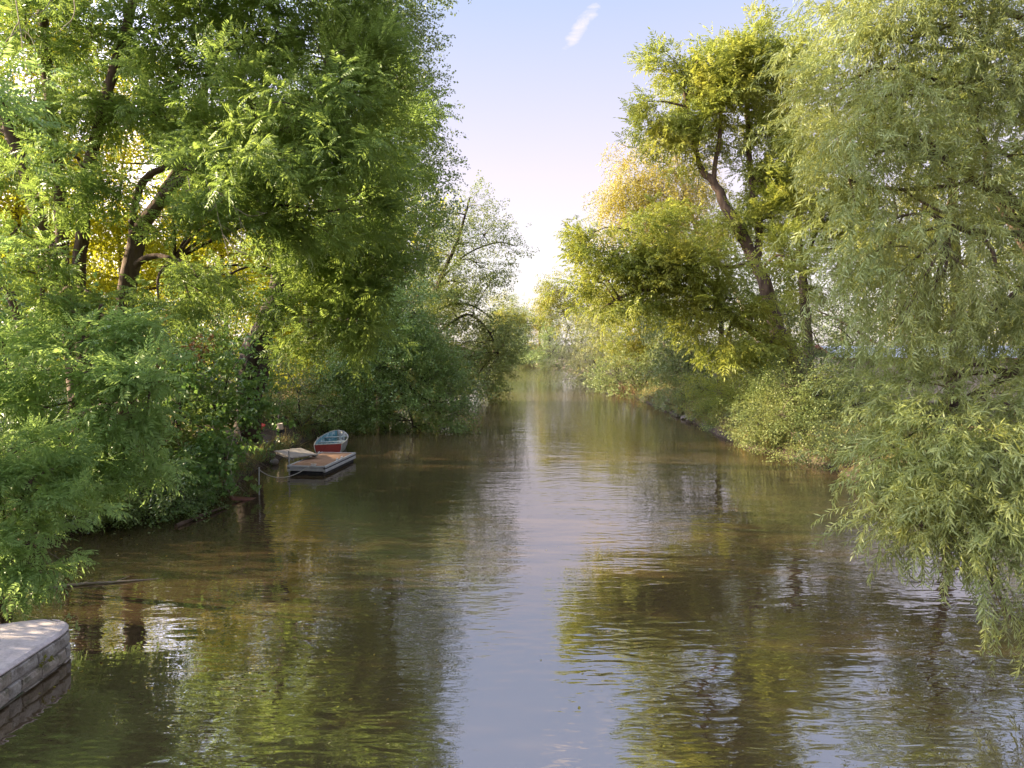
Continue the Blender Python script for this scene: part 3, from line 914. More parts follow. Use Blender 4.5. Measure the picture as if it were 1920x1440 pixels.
boughs(t, [(850, 590, 44, 36), (890, 590, 40, 34), (910, 640, 38, 38), (860, 650, 48, 38), (820, 610, 40, 40), (930, 680, 30, 34), (880, 690, 44, 34), (905, 720, 34, 26), (850, 700, 40, 36), (945, 650, 20, 30), (880, 735, 30, 18), (820, 540, 36, 40), (790, 640, 40, 50), (930, 620, 24, 30), (800, 720, 40, 40)], 52, cover=2.9, sub=.8, area=.42, grav=.1)
t.finish()

# left bank further on
for px, d, lab, leaf, spec in [
    (905, 74, 'grey-green tree bending over the far left bend of the river', 'far', [(930, 630, 24, 30), (950, 650, 18, 28), (940, 675, 20, 16), (915, 660, 24, 30), (955, 675, 14, 12)]),
    (925, 105, 'yellow-topped tree at the far left bend, against the white sky', 'bush_yellow', [(950, 590, 24, 24), (940, 615, 24, 26), (965, 610, 18, 22), (930, 590, 20, 24)]),
]:
    x, y, _ = ground_pt(px, d, 0)
    x = min(x, edge_l(y) - .5); b = np.array([x, y, gz(x, y)])
    t = Tree('bankside_tree', b, lab, leaf=leaf, sp='small_far')
    t.trunk([b, at(px + 6, 650, d), at(px + 14, 610, d)], (.2, .14, .08))
    boughs(t, spec, d, cover=2.6, sub=.5, scale=1.3, area=.42)
    t.finish()

# shrubs on the left bank
def bush(name, px, d, z, lab, leaf, sp, spec, cat='bush', group=None, sub=1.4, cover=2.3, scale=1.0, area=.3, singles=0, grav=.1, bark='bark_dark', stems=3, **kw):
    x, y, _ = ground_pt(px, d, 0)
    if x < 0: x = min(x, edge_l(y) - .15)
    else: x = max(x, edge_r(y) + .15)
    b = np.array([x, y, gz(x, y)])
    t = Tree(name, b, lab, cat, group, leaf=leaf, sp=sp, bark=bark)
    top = at(spec[0][0], spec[0][1], spec[0][4] if len(spec[0]) > 4 else d)
    t.trunk([b, b * .5 + top * .5 + [0, 0, .2], top], (.07, .05, .03))
    for q in range(stems):
        row = spec[(q + 1) % len(spec)]
        e = at(row[0], row[1], row[4] if len(row) > 4 else d)
        t.trunk([b + [RNG.normal(0, .2), RNG.normal(0, .2), 0], b * .5 + e * .5 + RNG.normal(0, .2, 3), e], (.05, .04, .02))
    boughs(t, spec, d, cover=cover, sub=sub, scale=scale, area=area, grav=grav, **kw)
    return t.finish(singles)

MAPLE = bush('maple_shrub', 420, 23, 0, 'dark broad-leaved maple shrub between the young ash and the dock', 'maple', 'maple',
     [(400, 760, 50, 46, 21.5), (425, 715, 45, 36, 22.5), (375, 800, 52, 42, 20.5), (405, 835, 36, 34, 21), (350, 860, 60, 40, 19.5), (445, 755, 26, 34, 22.5), (385, 885, 36, 24, 20.5), (390, 720, 50, 40, 22), (330, 780, 50, 50, 20.5), (460, 690, 40, 30, 24)], sub=1.6, cover=2.5, singles=60)
bush('maple_shrub', 330, 25, 0, 'rust-brown maple sprig standing out among the dark shrubs', 'maple_red', 'maple', [(350, 655, 38, 18, 24.5), (320, 665, 25, 14, 24.5), (385, 650, 25, 14, 24.5)], cover=1.8)
bush('ivy_shrub', 250, 18.5, 0, 'dark ivy-covered shrub overhanging the left water line', 'ivy', 'ivy',
     [(300, 930, 60, 35, 18), (240, 960, 55, 30, 17.4), (180, 960, 55, 30, 17), (335, 920, 46, 30, 18.6), (130, 930, 50, 40, 17), (270, 900, 60, 40, 18.4), (375, 905, 34, 24, 19.5), (200, 910, 60, 40, 17.8), (110, 860, 60, 60, 18), (60, 800, 60, 60, 19)], area=.12, sub=2, cover=2.6)
bush('elder_shrub', 560, 33, 0, 'dark green shrub behind the rowing boat on the bank', 'alder', 'small',
     [(560, 740, 50, 30, 34), (600, 760, 45, 28, 34), (640, 775, 40, 22, 34.5), (520, 750, 30, 24, 34), (590, 720, 50, 26, 36), (650, 740, 40, 26, 36), (540, 700, 40, 30, 35)], area=.22, sub=1.2, cover=1.8)
bush('elder_shrub', 480, 31, 0, 'small dark shrub on the slope above the red tub', 'maple', 'small', [(490, 750, 34, 20, 31), (450, 735, 34, 26, 30), (510, 735, 30, 22, 32)], area=.22, cover=2.2)
bush('elder_shrub', 120, 24, 0, 'dim shrub in the shade behind the young ash', 'maple', 'small_far', [(80, 700, 90, 70, 24), (180, 720, 90, 70, 24), (280, 700, 90, 60, 25), (0, 680, 80, 80, 24), (220, 640, 80, 50, 25), (330, 730, 60, 60, 25), (130, 800, 80, 60, 22), (30, 800, 70, 60, 21)], area=.42, sub=.8)
bush('elder_shrub', 250, 34, 0, 'shrub with sunlit yellow leaves far behind the forked ash', 'bush_yellow', 'small_far', [(200, 640, 80, 60, 34), (330, 640, 70, 50, 34), (440, 660, 60, 50, 34), (90, 640, 80, 60, 34)], area=.42, sub=.6)
bush('elder_shrub', 350, 31, 0, 'dark shrub in the shade left of the leaning trunk', 'maple', 'small',  # dense shrub added to keep low sun off the water by the dock
     [(340, 700, 50, 36), (400, 680, 44, 36), (440, 640, 40, 34), (300, 680, 50, 40), (370, 740, 50, 34), (425, 730, 36, 30), (300, 760, 50, 34), (400, 610, 44, 34), (340, 620, 50, 34), (450, 580, 30, 30)], area=.22, cover=2.6, sub=1.2, scale=1.3)
bush('alder_shrub', 610, 42, 0, 'deep green bushes under the overhanging alder at the water line', 'alder', 'small', [(640, 790, 35, 16, 41), (700, 790, 35, 14, 42), (600, 785, 30, 16, 40), (680, 770, 40, 20, 43)], area=.22, cover=2)

# ------------------------------------------------------------------ right bank trees
b = ground_pt(1487, 32, gz(*ground_pt(1487, 32, 0)[:2]))
t = Tree('ash_tree', b, 'big yellow-green ash with a leaning brown trunk on the right bank', leaf='ash_right', sp='ash_far')
t.trunk([b, at(1490, 700, 32), at(1484, 665, 32), at(1462, 630, 32.3), at(1445, 575, 32.5), at(1432, 525, 32.7), at(1412, 485, 33), at(1385, 430, 33), at(1357, 380, 33), at(1338, 340, 33), at(1315, 316, 33), at(1290, 220, 33), at(1280, 150, 33)], (.5, .42, .34, .3, .26, .2, .12, .06))
t.trunk([at(1418, 495, 33), at(1424, 440, 33.2), at(1419, 400, 33.3), at(1405, 300, 33.4), at(1400, 180, 33.4), at(1390, 80, 33.4)], (.2, .17, .12, .06))
t.trunk([at(1338, 345, 33), at(1341, 305, 32.8), at(1350, 250, 32.6), at(1350, 150, 32.4)], (.12, .1, .05))
t.trunk([at(1455, 650, 32.3), at(1394, 609, 31.8), at(1365, 587, 31.5), at(1300, 543, 31), at(1240, 540, 30.6), at(1178, 551, 30.2), at(1131, 577, 30)], (.2, .18, .13, .09, .03))
t.trunk([at(1410, 490, 33), at(1360, 500, 32.4), at(1290, 460, 32), at(1200, 440, 31.6)], (.1, .08, .04))
boughs(t, [(1365, 110, 56, 44), (1290, 170, 60, 55), (1240, 240, 50, 40), (1390, 140, 70, 60), (1330, 220, 70, 50), (1420, 250, 60, 70), (1285, 275, 46, 30), (1430, 80, 50, 40), (1450, 150, 60, 70), (1340, 150, 60, 50), (1230, 130, 28, 24),
           (1480, 330, 60, 60), (1420, 340, 50, 50), (1370, 420, 50, 34), (1450, 410, 50, 40), (1210, 190, 26, 24), (1260, 110, 24, 24)], 33, cover=2.2, sub=1.2, area=.38, scale=1.15)
boughs(t, [(1150, 460, 48, 36), (1210, 450, 56, 40), (1105, 485, 36, 28), (1270, 480, 56, 40), (1180, 510, 60, 28), (1120, 530, 44, 20), (1250, 540, 60, 26), (1310, 520, 50, 36), (1210, 570, 60, 22), (1300, 590, 60, 30), (1380, 560, 50, 40), (1260, 420, 44, 30),
           (1360, 640, 60, 34), (1430, 660, 50, 36), (1470, 480, 44, 50), (1340, 500, 44, 34), (1090, 450, 26, 22), (1250, 500, 60, 34), (1160, 570, 44, 20)], 30.5, cover=2.3, sub=1.2, area=.38, grav=.1, scale=1.15)
t.finish()

b = ground_pt(1517, 37, gz(*ground_pt(1517, 37, 0)[:2]))
t = Tree('ash_tree', b, 'upright dark-trunked ash right behind the big leaning ash', leaf='ash_right', sp='ash_far')
t.trunk([b, at(1514, 640, 37), at(1508, 560, 37), at(1503, 490, 37), at(1496, 420, 37), at(1500, 300, 37)], (.3, .26, .22, .18, .1))
t.trunk([at(1504, 500, 37), at(1525, 450, 37), at(1540, 400, 37)], (.12, .1, .05))
boughs(t, [(1500, 400, 60, 50), (1550, 420, 60, 60), (1580, 340, 60, 60), (1510, 300, 60, 60), (1540, 540, 50, 40), (1600, 480, 60, 50), (1470, 200, 60, 60)], 37, cover=1.5, sub=.8, area=.38)
t.finish()

b = ground_pt(1350, 44, gz(*ground_pt(1350, 44, 0)[:2]))
t = Tree('hazel_tree', b, 'mid green tree filling the space under the golden birch, behind the big leaning ash', leaf='bush', sp='small_far')
t.trunk([b, at(1352, 620, 44), at(1345, 540, 44), at(1352, 450, 44)], (.2, .16, .1, .05))
boughs(t, [(1330, 440, 44, 36), (1385, 490, 46, 36), (1340, 550, 46, 36), (1420, 560, 46, 36), (1280, 570, 46, 34), (1390, 600, 46, 30), (1310, 610, 46, 30), (1450, 500, 40, 36), (1240, 600, 40, 30), (1480, 590, 40, 36), (1380, 420, 36, 30)], 44, cover=2.4, sub=.8, area=.42, scale=1.2)
t.finish()

b = ground_pt(1436, 49, gz(*ground_pt(1436, 49, 0)[:2]))
t = Tree('birch_tree', b, 'golden weeping birch with a pale leaning trunk behind the big ash', leaf='birch', sp='birch_far', bark='bark_birch')
t.trunk([b, at(1425, 650, 49), at(1374, 534, 49), at(1340, 480, 49), at(1305, 426, 49), at(1280, 340, 49), at(1265, 290, 49), at(1235, 220, 49)], (.24, .2, .17, .14, .1, .04))
t.trunk([at(1300, 415, 49), at(1250, 370, 49), at(1200, 350, 49), at(1180, 345, 49)], (.08, .06, .03))
t.trunk([at(1340, 480, 49), at(1280, 420, 48.6), at(1200, 400, 48.4), at(1150, 415, 48.2)], (.08, .06, .03))
t.trunk([at(1280, 340, 49), at(1230, 290, 49), at(1180, 275, 49), at(1160, 270, 49)], (.06, .04, .02))
boughs(t, [(1195, 340, 40, 36), (1240, 330, 46, 40), (1280, 370, 46, 40), (1200, 400, 44, 34), (1250, 400, 50, 36), (1160, 390, 30, 36), (1300, 420, 46, 36), (1180, 300, 32, 26), (1230, 270, 40, 30), (1140, 430, 24, 30), (1320, 350, 40, 40), (1220, 440, 50, 30), (1290, 460, 46, 36), (1340, 420, 40, 40), (1180, 360, 36, 30), (1230, 370, 50, 30), (1290, 320, 44, 30), (1150, 350, 20, 24)], 49, cover=2.5, sub=1.3, area=.40, grav=1.7, jit=.9, shell=.7)
boughs(t, [(1155, 285, 16, 14), (1130, 400, 16, 16)], 49, cover=1.2, sub=1.2, area=.4, grav=2.6, jit=.4)
t.finish()

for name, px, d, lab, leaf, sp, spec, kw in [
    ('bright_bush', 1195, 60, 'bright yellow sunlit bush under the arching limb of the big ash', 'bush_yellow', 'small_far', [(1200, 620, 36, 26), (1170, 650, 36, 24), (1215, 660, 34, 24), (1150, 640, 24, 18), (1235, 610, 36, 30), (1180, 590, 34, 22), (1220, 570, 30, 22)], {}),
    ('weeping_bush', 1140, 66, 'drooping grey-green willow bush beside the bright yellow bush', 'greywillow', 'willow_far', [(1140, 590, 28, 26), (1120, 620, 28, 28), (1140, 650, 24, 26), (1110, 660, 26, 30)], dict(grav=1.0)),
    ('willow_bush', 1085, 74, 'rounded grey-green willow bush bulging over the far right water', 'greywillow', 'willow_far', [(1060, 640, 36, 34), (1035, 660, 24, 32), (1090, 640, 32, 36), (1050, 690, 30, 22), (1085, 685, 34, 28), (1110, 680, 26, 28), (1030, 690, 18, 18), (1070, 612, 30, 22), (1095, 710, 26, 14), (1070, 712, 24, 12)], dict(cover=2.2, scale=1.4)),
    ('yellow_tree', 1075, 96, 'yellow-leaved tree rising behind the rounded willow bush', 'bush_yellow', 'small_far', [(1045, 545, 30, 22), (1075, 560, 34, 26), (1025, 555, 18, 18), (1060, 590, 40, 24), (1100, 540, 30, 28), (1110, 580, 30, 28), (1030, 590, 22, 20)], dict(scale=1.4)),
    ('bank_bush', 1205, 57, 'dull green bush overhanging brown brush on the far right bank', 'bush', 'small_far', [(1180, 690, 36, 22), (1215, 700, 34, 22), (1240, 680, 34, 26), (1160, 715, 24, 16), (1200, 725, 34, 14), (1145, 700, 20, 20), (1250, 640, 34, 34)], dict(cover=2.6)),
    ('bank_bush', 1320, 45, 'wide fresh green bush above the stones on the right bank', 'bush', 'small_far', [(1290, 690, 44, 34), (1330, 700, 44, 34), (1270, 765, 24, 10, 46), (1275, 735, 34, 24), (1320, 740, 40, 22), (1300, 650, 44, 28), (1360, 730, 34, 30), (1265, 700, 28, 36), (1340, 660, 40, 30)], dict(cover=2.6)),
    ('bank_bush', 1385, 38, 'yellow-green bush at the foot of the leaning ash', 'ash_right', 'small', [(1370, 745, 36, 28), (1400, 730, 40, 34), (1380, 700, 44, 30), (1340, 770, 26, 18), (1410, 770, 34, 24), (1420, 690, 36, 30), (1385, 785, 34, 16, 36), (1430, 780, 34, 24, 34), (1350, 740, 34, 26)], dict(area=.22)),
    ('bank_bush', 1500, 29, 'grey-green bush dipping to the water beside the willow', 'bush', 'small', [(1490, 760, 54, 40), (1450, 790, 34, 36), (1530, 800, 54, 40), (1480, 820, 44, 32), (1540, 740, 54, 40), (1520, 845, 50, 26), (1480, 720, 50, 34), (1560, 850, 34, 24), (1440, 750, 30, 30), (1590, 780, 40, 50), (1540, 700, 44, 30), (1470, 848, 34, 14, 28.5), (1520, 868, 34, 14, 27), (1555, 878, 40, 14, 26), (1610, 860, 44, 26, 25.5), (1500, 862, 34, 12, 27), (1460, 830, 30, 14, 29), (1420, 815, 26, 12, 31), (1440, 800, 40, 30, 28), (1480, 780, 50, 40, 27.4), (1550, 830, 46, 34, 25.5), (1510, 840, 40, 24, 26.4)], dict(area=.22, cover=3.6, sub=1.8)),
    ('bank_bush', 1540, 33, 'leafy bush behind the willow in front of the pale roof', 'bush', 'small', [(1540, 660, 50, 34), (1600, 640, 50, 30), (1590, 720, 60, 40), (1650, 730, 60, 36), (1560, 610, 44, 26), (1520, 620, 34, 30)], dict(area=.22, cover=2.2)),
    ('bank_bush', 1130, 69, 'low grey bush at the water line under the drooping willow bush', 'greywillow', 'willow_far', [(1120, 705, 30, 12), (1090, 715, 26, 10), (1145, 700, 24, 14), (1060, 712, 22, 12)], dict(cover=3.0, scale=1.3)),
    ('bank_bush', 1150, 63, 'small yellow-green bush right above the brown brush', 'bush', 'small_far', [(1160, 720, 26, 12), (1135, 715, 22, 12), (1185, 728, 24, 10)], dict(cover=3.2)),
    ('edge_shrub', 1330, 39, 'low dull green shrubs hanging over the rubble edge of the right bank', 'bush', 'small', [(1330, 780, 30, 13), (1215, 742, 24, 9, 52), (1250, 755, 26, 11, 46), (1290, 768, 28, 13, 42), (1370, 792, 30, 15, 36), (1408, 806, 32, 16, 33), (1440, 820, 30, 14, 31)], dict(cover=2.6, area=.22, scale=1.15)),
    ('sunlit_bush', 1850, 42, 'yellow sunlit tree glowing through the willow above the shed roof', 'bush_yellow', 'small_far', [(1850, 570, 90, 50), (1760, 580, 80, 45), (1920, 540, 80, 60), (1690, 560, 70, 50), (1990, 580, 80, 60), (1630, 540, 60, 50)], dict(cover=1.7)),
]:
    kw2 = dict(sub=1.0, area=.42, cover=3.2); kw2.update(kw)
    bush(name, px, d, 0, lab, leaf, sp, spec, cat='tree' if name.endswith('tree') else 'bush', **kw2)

b = np.array([21.0, 34.0, gz(21.0, 34.0)])
t = Tree('ash_tree', b, 'tall ash seen only in gaps behind the large willow', leaf='ash_right', sp='ash_far')
t.trunk([b, b + [.3, 0, 4], b + [0, .2, 9], b + [-.4, 0, 14]], (.35, .3, .22, .1))
boughs(t, [(1700, 390, 80, 50), (1780, 330, 80, 60), (1640, 440, 60, 50), (1860, 410, 80, 60), (1760, 470, 80, 50), (1900, 300, 80, 70), (1820, 220, 80, 60), (1690, 270, 80, 60), (1950, 480, 80, 60), (1850, 120, 80, 60), (2020, 380, 80, 80), (1730, 180, 70, 60)], 34, cover=1.1, sub=.7, area=.38, scale=1.25)
t.finish()

# the willow in front on the right
b = ground_pt(2130, 12.5, gz(*ground_pt(2130, 12.5, 0)[:2]))
t = Tree('willow_tree', b, 'large pale green willow with narrow leaves filling the right side', leaf='willow', sp='willow', twig='twig_willow')
t.high = True
t.trunk([b, at(2090, 850, 12.5), at(2010, 600, 12.4), at(1940, 460, 12.3), at(1895, 390, 12.2), at(1850, 348, 12), at(1800, 318, 11.8), at(1740, 268, 11.6), at(1670, 225, 11.4), at(1590, 195, 11.2)], (.33, .28, .22, .15, .07, .04, .025))
t.trunk([at(1850, 348, 12), at(1852, 290, 12), at(1840, 250, 12), at(1838, 190, 12), at(1850, 80, 12)], (.06, .05, .035))
t.trunk([at(1830, 335, 12), at(1780, 348, 11.8), at(1700, 355, 11.6), at(1640, 350, 11.4), at(1590, 340, 11.2)], (.035, .03, .02))
t.trunk([at(2020, 620, 12.4), at(1930, 455, 11.6), at(1870, 440, 11.2), at(1800, 430, 11), at(1740, 400, 10.8)], (.08, .06, .03))
t.trunk([at(2080, 800, 12.4), at(1960, 650, 11.4), at(1900, 700, 11), at(1850, 725, 10.8), at(1800, 750, 10.5)], (.10, .06, .025))
t.trunk([at(2090, 850, 12.4), at(1960, 840, 11), at(1860, 900, 10.4), at(1760, 940, 10)], (.10, .06, .025))
t.trunk([at(1990, 560, 12.4), at(2000, 300, 12.4), at(1980, 60, 12.4)], (.16, .12, .08))
boughs(t, [(1587.2, 75, 47.6, 56, 11.4), (1617.6, 60, 59.5, 70), (1678.4, 80, 68, 70), (1754.4, 60, 90, 70), (1850, 60, 90, 70), (1572, 170, 51, 60, 11.2), (1640.4, 180, 68, 60, 11), (1724, 180, 90, 60), (1810, 170, 90, 60), (1910, 160, 80, 80), (1572, 270, 51, 55, 11), (1640.4, 290, 68, 60, 10.8), (1716.4, 300, 90, 60, 11), (1900, 300, 80, 70), (1602.4, 380, 51, 55, 10.8), (1678.4, 410, 76.5, 60, 10.6), (1769.6, 400, 90, 60, 10.8), (1860, 420, 80, 60), (1625.2, 480, 42.5, 50, 10.8), (1686, 510, 80, 50, 10.4), (1769.6, 520, 90, 50, 10.4), (1870, 530, 90, 60, 10.6), (1689.8, 610, 46, 40, 10.4), (1739.2, 610, 80, 40, 10.4), (1830, 620, 80, 40, 10.6), (1930, 640, 60, 60), (1678.4, -60, 119, 70), (1850, -70, 140, 80), (2030, 200, 90, 200), (2040, 600, 80, 200, 11), (2020, 900, 80, 120, 10)], 11.6, cover=5.2, sub=2.4, area=.20, grav=.32, shell=.45, sag=.08, jit=.95)
boughs(t, [(1713.2, 717.4, 50, 40, 10.2), (1780.8, 726.1, 80, 45, 10), (1840, 743.6, 80, 50, 10), (1930, 769.7, 60, 60, 10), (1717, 795.9, 45, 36, 9.8), (1758, 822, 70, 45, 9.6), (1800, 839.4, 90, 50, 9.4), (1900, 856.9, 70, 60, 9.2), (1713.2, 874.3, 45, 36, 9.6), (1758, 900.3, 70, 45, 9.4), (1800, 917.3, 80, 50, 9.2), (1900, 928.6, 70, 50, 9), (1728.4, 931.5, 50, 30, 9.4), (1773.2, 951.3, 60, 36, 9.2), (1820, 970, 60, 36, 9), (1784.8, 1013.6, 50, 24, 8.9), (1910, 978.7, 50, 30, 8.8), (1728.4, 987.4, 40, 22, 9.1), (1850, 985, 70, 34, 9), (1780, 990, 56, 28, 9.1), (1920, 1000, 50, 40, 8.9), (1720, 985, 46, 24, 9.2)], 9.6, cover=6.0, sub=2.6, area=.20, grav=.12, shell=.45, sag=.05, jit=1.0)
boughs(t, [(1885, 1110, 22, 34, 8.8), (1898, 1165, 14, 18, 8.7), (1855, 1080, 26, 20, 8.8), (1640, 960, 20, 14, 9.3), (1632, 870, 16, 14, 9.6)], 9, cover=.9, sub=4, area=.16, grav=.5)
t.finish(300)

# tree line closing the far bend, rows behind both banks
def plain_tree(px, d, lab, leaf, top, half, grp=None, name='far_tree', scale=1.6, cover=2.2, sp='small_far', base=None, onx=None):
    x, y, _ = ground_pt(px, d, 0)
    if onx is not None: x = onx
    b = np.array([x, y, gz(x, y)])
    t = Tree(name, b, lab, 'tree', grp, leaf=leaf, sp=sp)
    pyb = 640 + (4.5 - b[2]) / d * F
    t.trunk([b, at(px, (pyb + top) / 2, d), at(px + RNG.normal(0, 6), top + 15, d)], (.3, .2, .06))
    h = pyb - top
    spec = []
    for k in range(7):
        u = (k + .5) / 7
        wdt = half * (1.0 - 0.55 * abs(u - .45) * 2)
        for q in range(2):
            spec.append((px + RNG.uniform(-.5, .5) * wdt, top + u * h * .93, wdt * RNG.uniform(.5, .7), h * .11))
    boughs(t, spec, d, cover=cover, sub=.35, scale=scale, area=.42)
    t.finish()

for px, d, top, half, leaf, lab in [
    (985, 150, 585, 22, 'far', 'hazy green tree closing the river bend in the far middle'),
    (1012, 152, 570, 24, 'birch', 'faint orange-tinted tree beyond the far river bend'),
    (960, 156, 565, 24, 'bush', 'pale green tree beyond the far bend, under the white gap of sky'),
    (1030, 140, 600, 22, 'far', 'hazy dark tree standing where the right bank meets the bend'),
    (935, 146, 580, 24, 'far', 'hazy tree partly covered by the olive tree at the far bend'),
]:
    plain_tree(px, d, lab, leaf, top, half)
for px, d, lab, spec in [
    (985, 141, 'low bush at the water line closing the far river bend', [(960, 668, 16, 12), (985, 670, 16, 12), (1010, 672, 16, 12), (1000, 655, 20, 14), (970, 650, 20, 14)]),
    (1030, 120, 'dark bush at the water line left of the rounded willow bush, at the bend', [(1010, 676, 12, 9), (1028, 680, 14, 10), (1024, 660, 16, 14)]),
    (930, 112, 'bush at the water line below the far left trees', [(930, 680, 20, 10), (950, 678, 14, 10), (935, 660, 20, 16), (905, 690, 20, 12)]),
]:
    bush('bank_bush', px, d, 0, lab, 'far', 'small_far', spec, scale=1.5, area=.42, cover=4.0, sub=.5)
G = 'trees in a row behind the right bank'
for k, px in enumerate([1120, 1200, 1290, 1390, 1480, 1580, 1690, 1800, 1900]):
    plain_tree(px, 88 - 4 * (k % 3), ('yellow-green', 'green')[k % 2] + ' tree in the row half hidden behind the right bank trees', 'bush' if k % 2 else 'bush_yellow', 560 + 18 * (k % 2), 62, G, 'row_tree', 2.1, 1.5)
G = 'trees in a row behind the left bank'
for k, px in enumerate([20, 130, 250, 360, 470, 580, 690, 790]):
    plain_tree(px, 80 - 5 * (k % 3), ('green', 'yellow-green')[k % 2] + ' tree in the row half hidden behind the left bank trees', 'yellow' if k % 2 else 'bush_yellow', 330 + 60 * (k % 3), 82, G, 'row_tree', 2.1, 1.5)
print('TRIS', N_TRI[0], 'OBJ', len(bpy.data.objects))

# ------------------------------------------------------------------ bare twigs that hang in front of the crowns
def bare(tree_root_children_of, rows, d, r=.012, forks=3):
    mb = MB()
    for row in rows:
        P = spline([at(x, y, d) for x, y in row], 12)
        mb.tube(P + RNG.normal(0, .006, P.shape), np.linspace(r, r * .35, 12), 5)
        for f in range(forks):
            i = RNG.integers(3, 11); L = np.linalg.norm(P[-1] - P[0]) * RNG.uniform(.15, .4)
            e = P[i] + nrm(nrm(P[i] - P[i - 1]) + RNG.normal(0, .6, 3)) * L
            mb.tube(spline([P[i], (P[i] + e) / 2 + RNG.normal(0, .06 * L, 3), e], 6), np.linspace(r * .5, r * .25, 6), 4)
    tr = tree_root_children_of
    return mb.build('bare_branch', M['twig_pale'], tr.tr, origin=tr.base)


bare(TREES[0], [[(28, -10), (36, 40), (42, 90), (52, 140), (58, 160)], [(0, 90), (20, 70), (38, 55), (58, 70), (66, 95), (55, 115)], [(36, 40), (24, 60), (10, 100), (-5, 118)], [(100, -5), (80, 20), (60, 30), (44, 55)],
               [(140, -10), (138, 30), (125, 45), (110, 60)]], 15, .012)
bare(TREES[1], [[(385, 335), (400, 370), (408, 400), (418, 440), (428, 480)], [(400, 355), (430, 375), (440, 390), (452, 420), (450, 470)], [(470, 330), (440, 345), (412, 365)], [(352, 330), (356, 352), (350, 358)],
               [(440, 390), (470, 405), (500, 398)], [(418, 440), (440, 465), (470, 480)]], 16.5, .013)
bare(TREES[3], [[(170, 830), (180, 800), (205, 775), (220, 745)], [(0, 880), (14, 850), (22, 800)], [(6, 870), (30, 880), (44, 905)], [(150, 770), (142, 800), (140, 830)]], 14.5, .009, 2)
bare(MAPLE, [[(425, 860), (440, 812), (446, 775), (443, 765)], [(446, 800), (455, 830), (462, 850), (468, 855)], [(425, 822), (440, 810), (452, 780)], [(420, 900), (428, 918), (440, 935)], [(432, 880), (440, 905), (452, 915)]], 19.6, .011, 2)

# ------------------------------------------------------------------ floating dock, gangway, rowing boat
M['deck'] = rough_mat('deck_board_wood', (0.24, 0.135, 0.075), (0.36, 0.21, 0.125), 5, .8, .3, 30, (1, 8, 1))
M['aluminium'] = rough_mat('weathered_aluminium', (0.29, 0.29, 0.28), (0.42, 0.41, 0.39), 4, .5, .1, 30, spec=.5)
M['black_rubber'] = rough_mat('black_rubber', (0.012, 0.012, 0.013), (0.03, 0.03, 0.03), 8, .7, .1)
M['grey_board'] = rough_mat('weathered_grey_board', (0.19, 0.165, 0.14), (0.30, 0.265, 0.23), 6, .85, .3, 25, (1, 8, 1))
M['white_paint'] = rough_mat('chipped_white_paint', (0.24, 0.245, 0.23), (0.38, 0.375, 0.35), 7, .5, .1, 20, spec=.5, c3=(.20, .18, .15), scale3=9)
M['red_paint'] = rough_mat('faded_red_paint', (0.26, 0.028, 0.022), (0.38, 0.05, 0.04), 6, .5, .1, 20, spec=.5, c3=(.2, .02, .02), scale3=6)
M['blue_paint'] = rough_mat('pale_blue_paint', (0.07, 0.23, 0.30), (0.13, 0.32, 0.37), 6, .55, .1, 20, spec=.4, c3=(.45, .55, .58), scale3=7)
M['grey_paint'] = rough_mat('grey_green_paint', (0.20, 0.26, 0.25), (0.30, 0.34, 0.32), 6, .6, .1, 20, c3=(.12, .13, .12), scale3=6)
M['rope'] = rough_mat('grey_rope', (0.40, 0.38, 0.33), (0.28, 0.26, 0.22), 20, .9, 0)
M['galvanised'] = rough_mat('galvanised_steel', (0.50, 0.50, 0.49), (0.66, 0.66, 0.64), 9, .45, .05, spec=.6)

da = R(-7.0)
RD = rotz(da)
dc = np.array([-6.74, 25.15, -0.05])
W_, L_ = 1.36, 3.0
dock = thing('floating_dock', dc, 'floating dock with brown plank deck and pale metal edges moored at the left bank', 'dock')
dock.rotation_euler = (0, 0, da)
nb = 15
first = None
for i in range(nb):                              # deck boards lie across the dock
    y = -L_ / 2 + .09 + (L_ - .18) * (i + .5) / nb
    if first is None:
        mb = MB(); mb.box((0, 0, 0), (W_ - .18, (L_ - .18) / nb - .012, .028), bevel=.004)
        first = mb.build('deck_board', M['deck'], dock); o = first
    else:
        o = first.copy(); C.objects.link(o)
    o.location = (RNG.normal(0, .003), y, .352 + RNG.normal(0, .002))
for x in (-1, 1):
    mb = MB(); mb.box((x * (W_ / 2 - .04), 0, .335), (.08, L_, .075), bevel=.012); mb.build('edge_rail', M['aluminium'], dock)
    mb = MB(); mb.box((x * (W_ / 2 - .055), 0, .275), (.05, L_ - .04, .034)); mb.build('fender_strip', M['black_rubber'], dock)
    mb = MB(); mb.box((x * (W_ / 2 - .045), 0, .205), (.085, L_ - .01, .10), bevel=.01); mb.build('side_beam', M['aluminium'], dock)
for y in (-1, 1):
    mb = MB(); mb.box((0, y * (L_ / 2 - .04), .33), (W_ - .165, .08, .075), bevel=.012); mb.build('end_rail', M['aluminium'], dock)
    mb = MB(); mb.box((0, y * (L_ / 2 - .045), .235), (W_ - .18, .07, .10), bevel=.01); mb.build('end_beam', M['aluminium'], dock)
mb = MB(); mb.box((0, 0, .03), (W_ - .14, L_ - .1, .24), bevel=.03); mb.build('float', M['black_rubber'], dock)
def cleat(x, y, a):
    mb = MB(); r3 = rotz(a)
    mb.tube(np.array([(-.10, 0, .06), (-.05, 0, .052), (.05, 0, .052), (.10, 0, .06)]) @ r3.T, [.010, .015, .015, .010], 6)
    for q in (-.04, .04): mb.tube(np.array([(q, 0, 0), (q, 0, .05)]) @ r3.T, .012, 6)
    mb.box((0, 0, .004), (.14, .05, .01), rot=r3)
    mb.build('cleat', M['galvanised'], dock, loc=(x, y, .372))
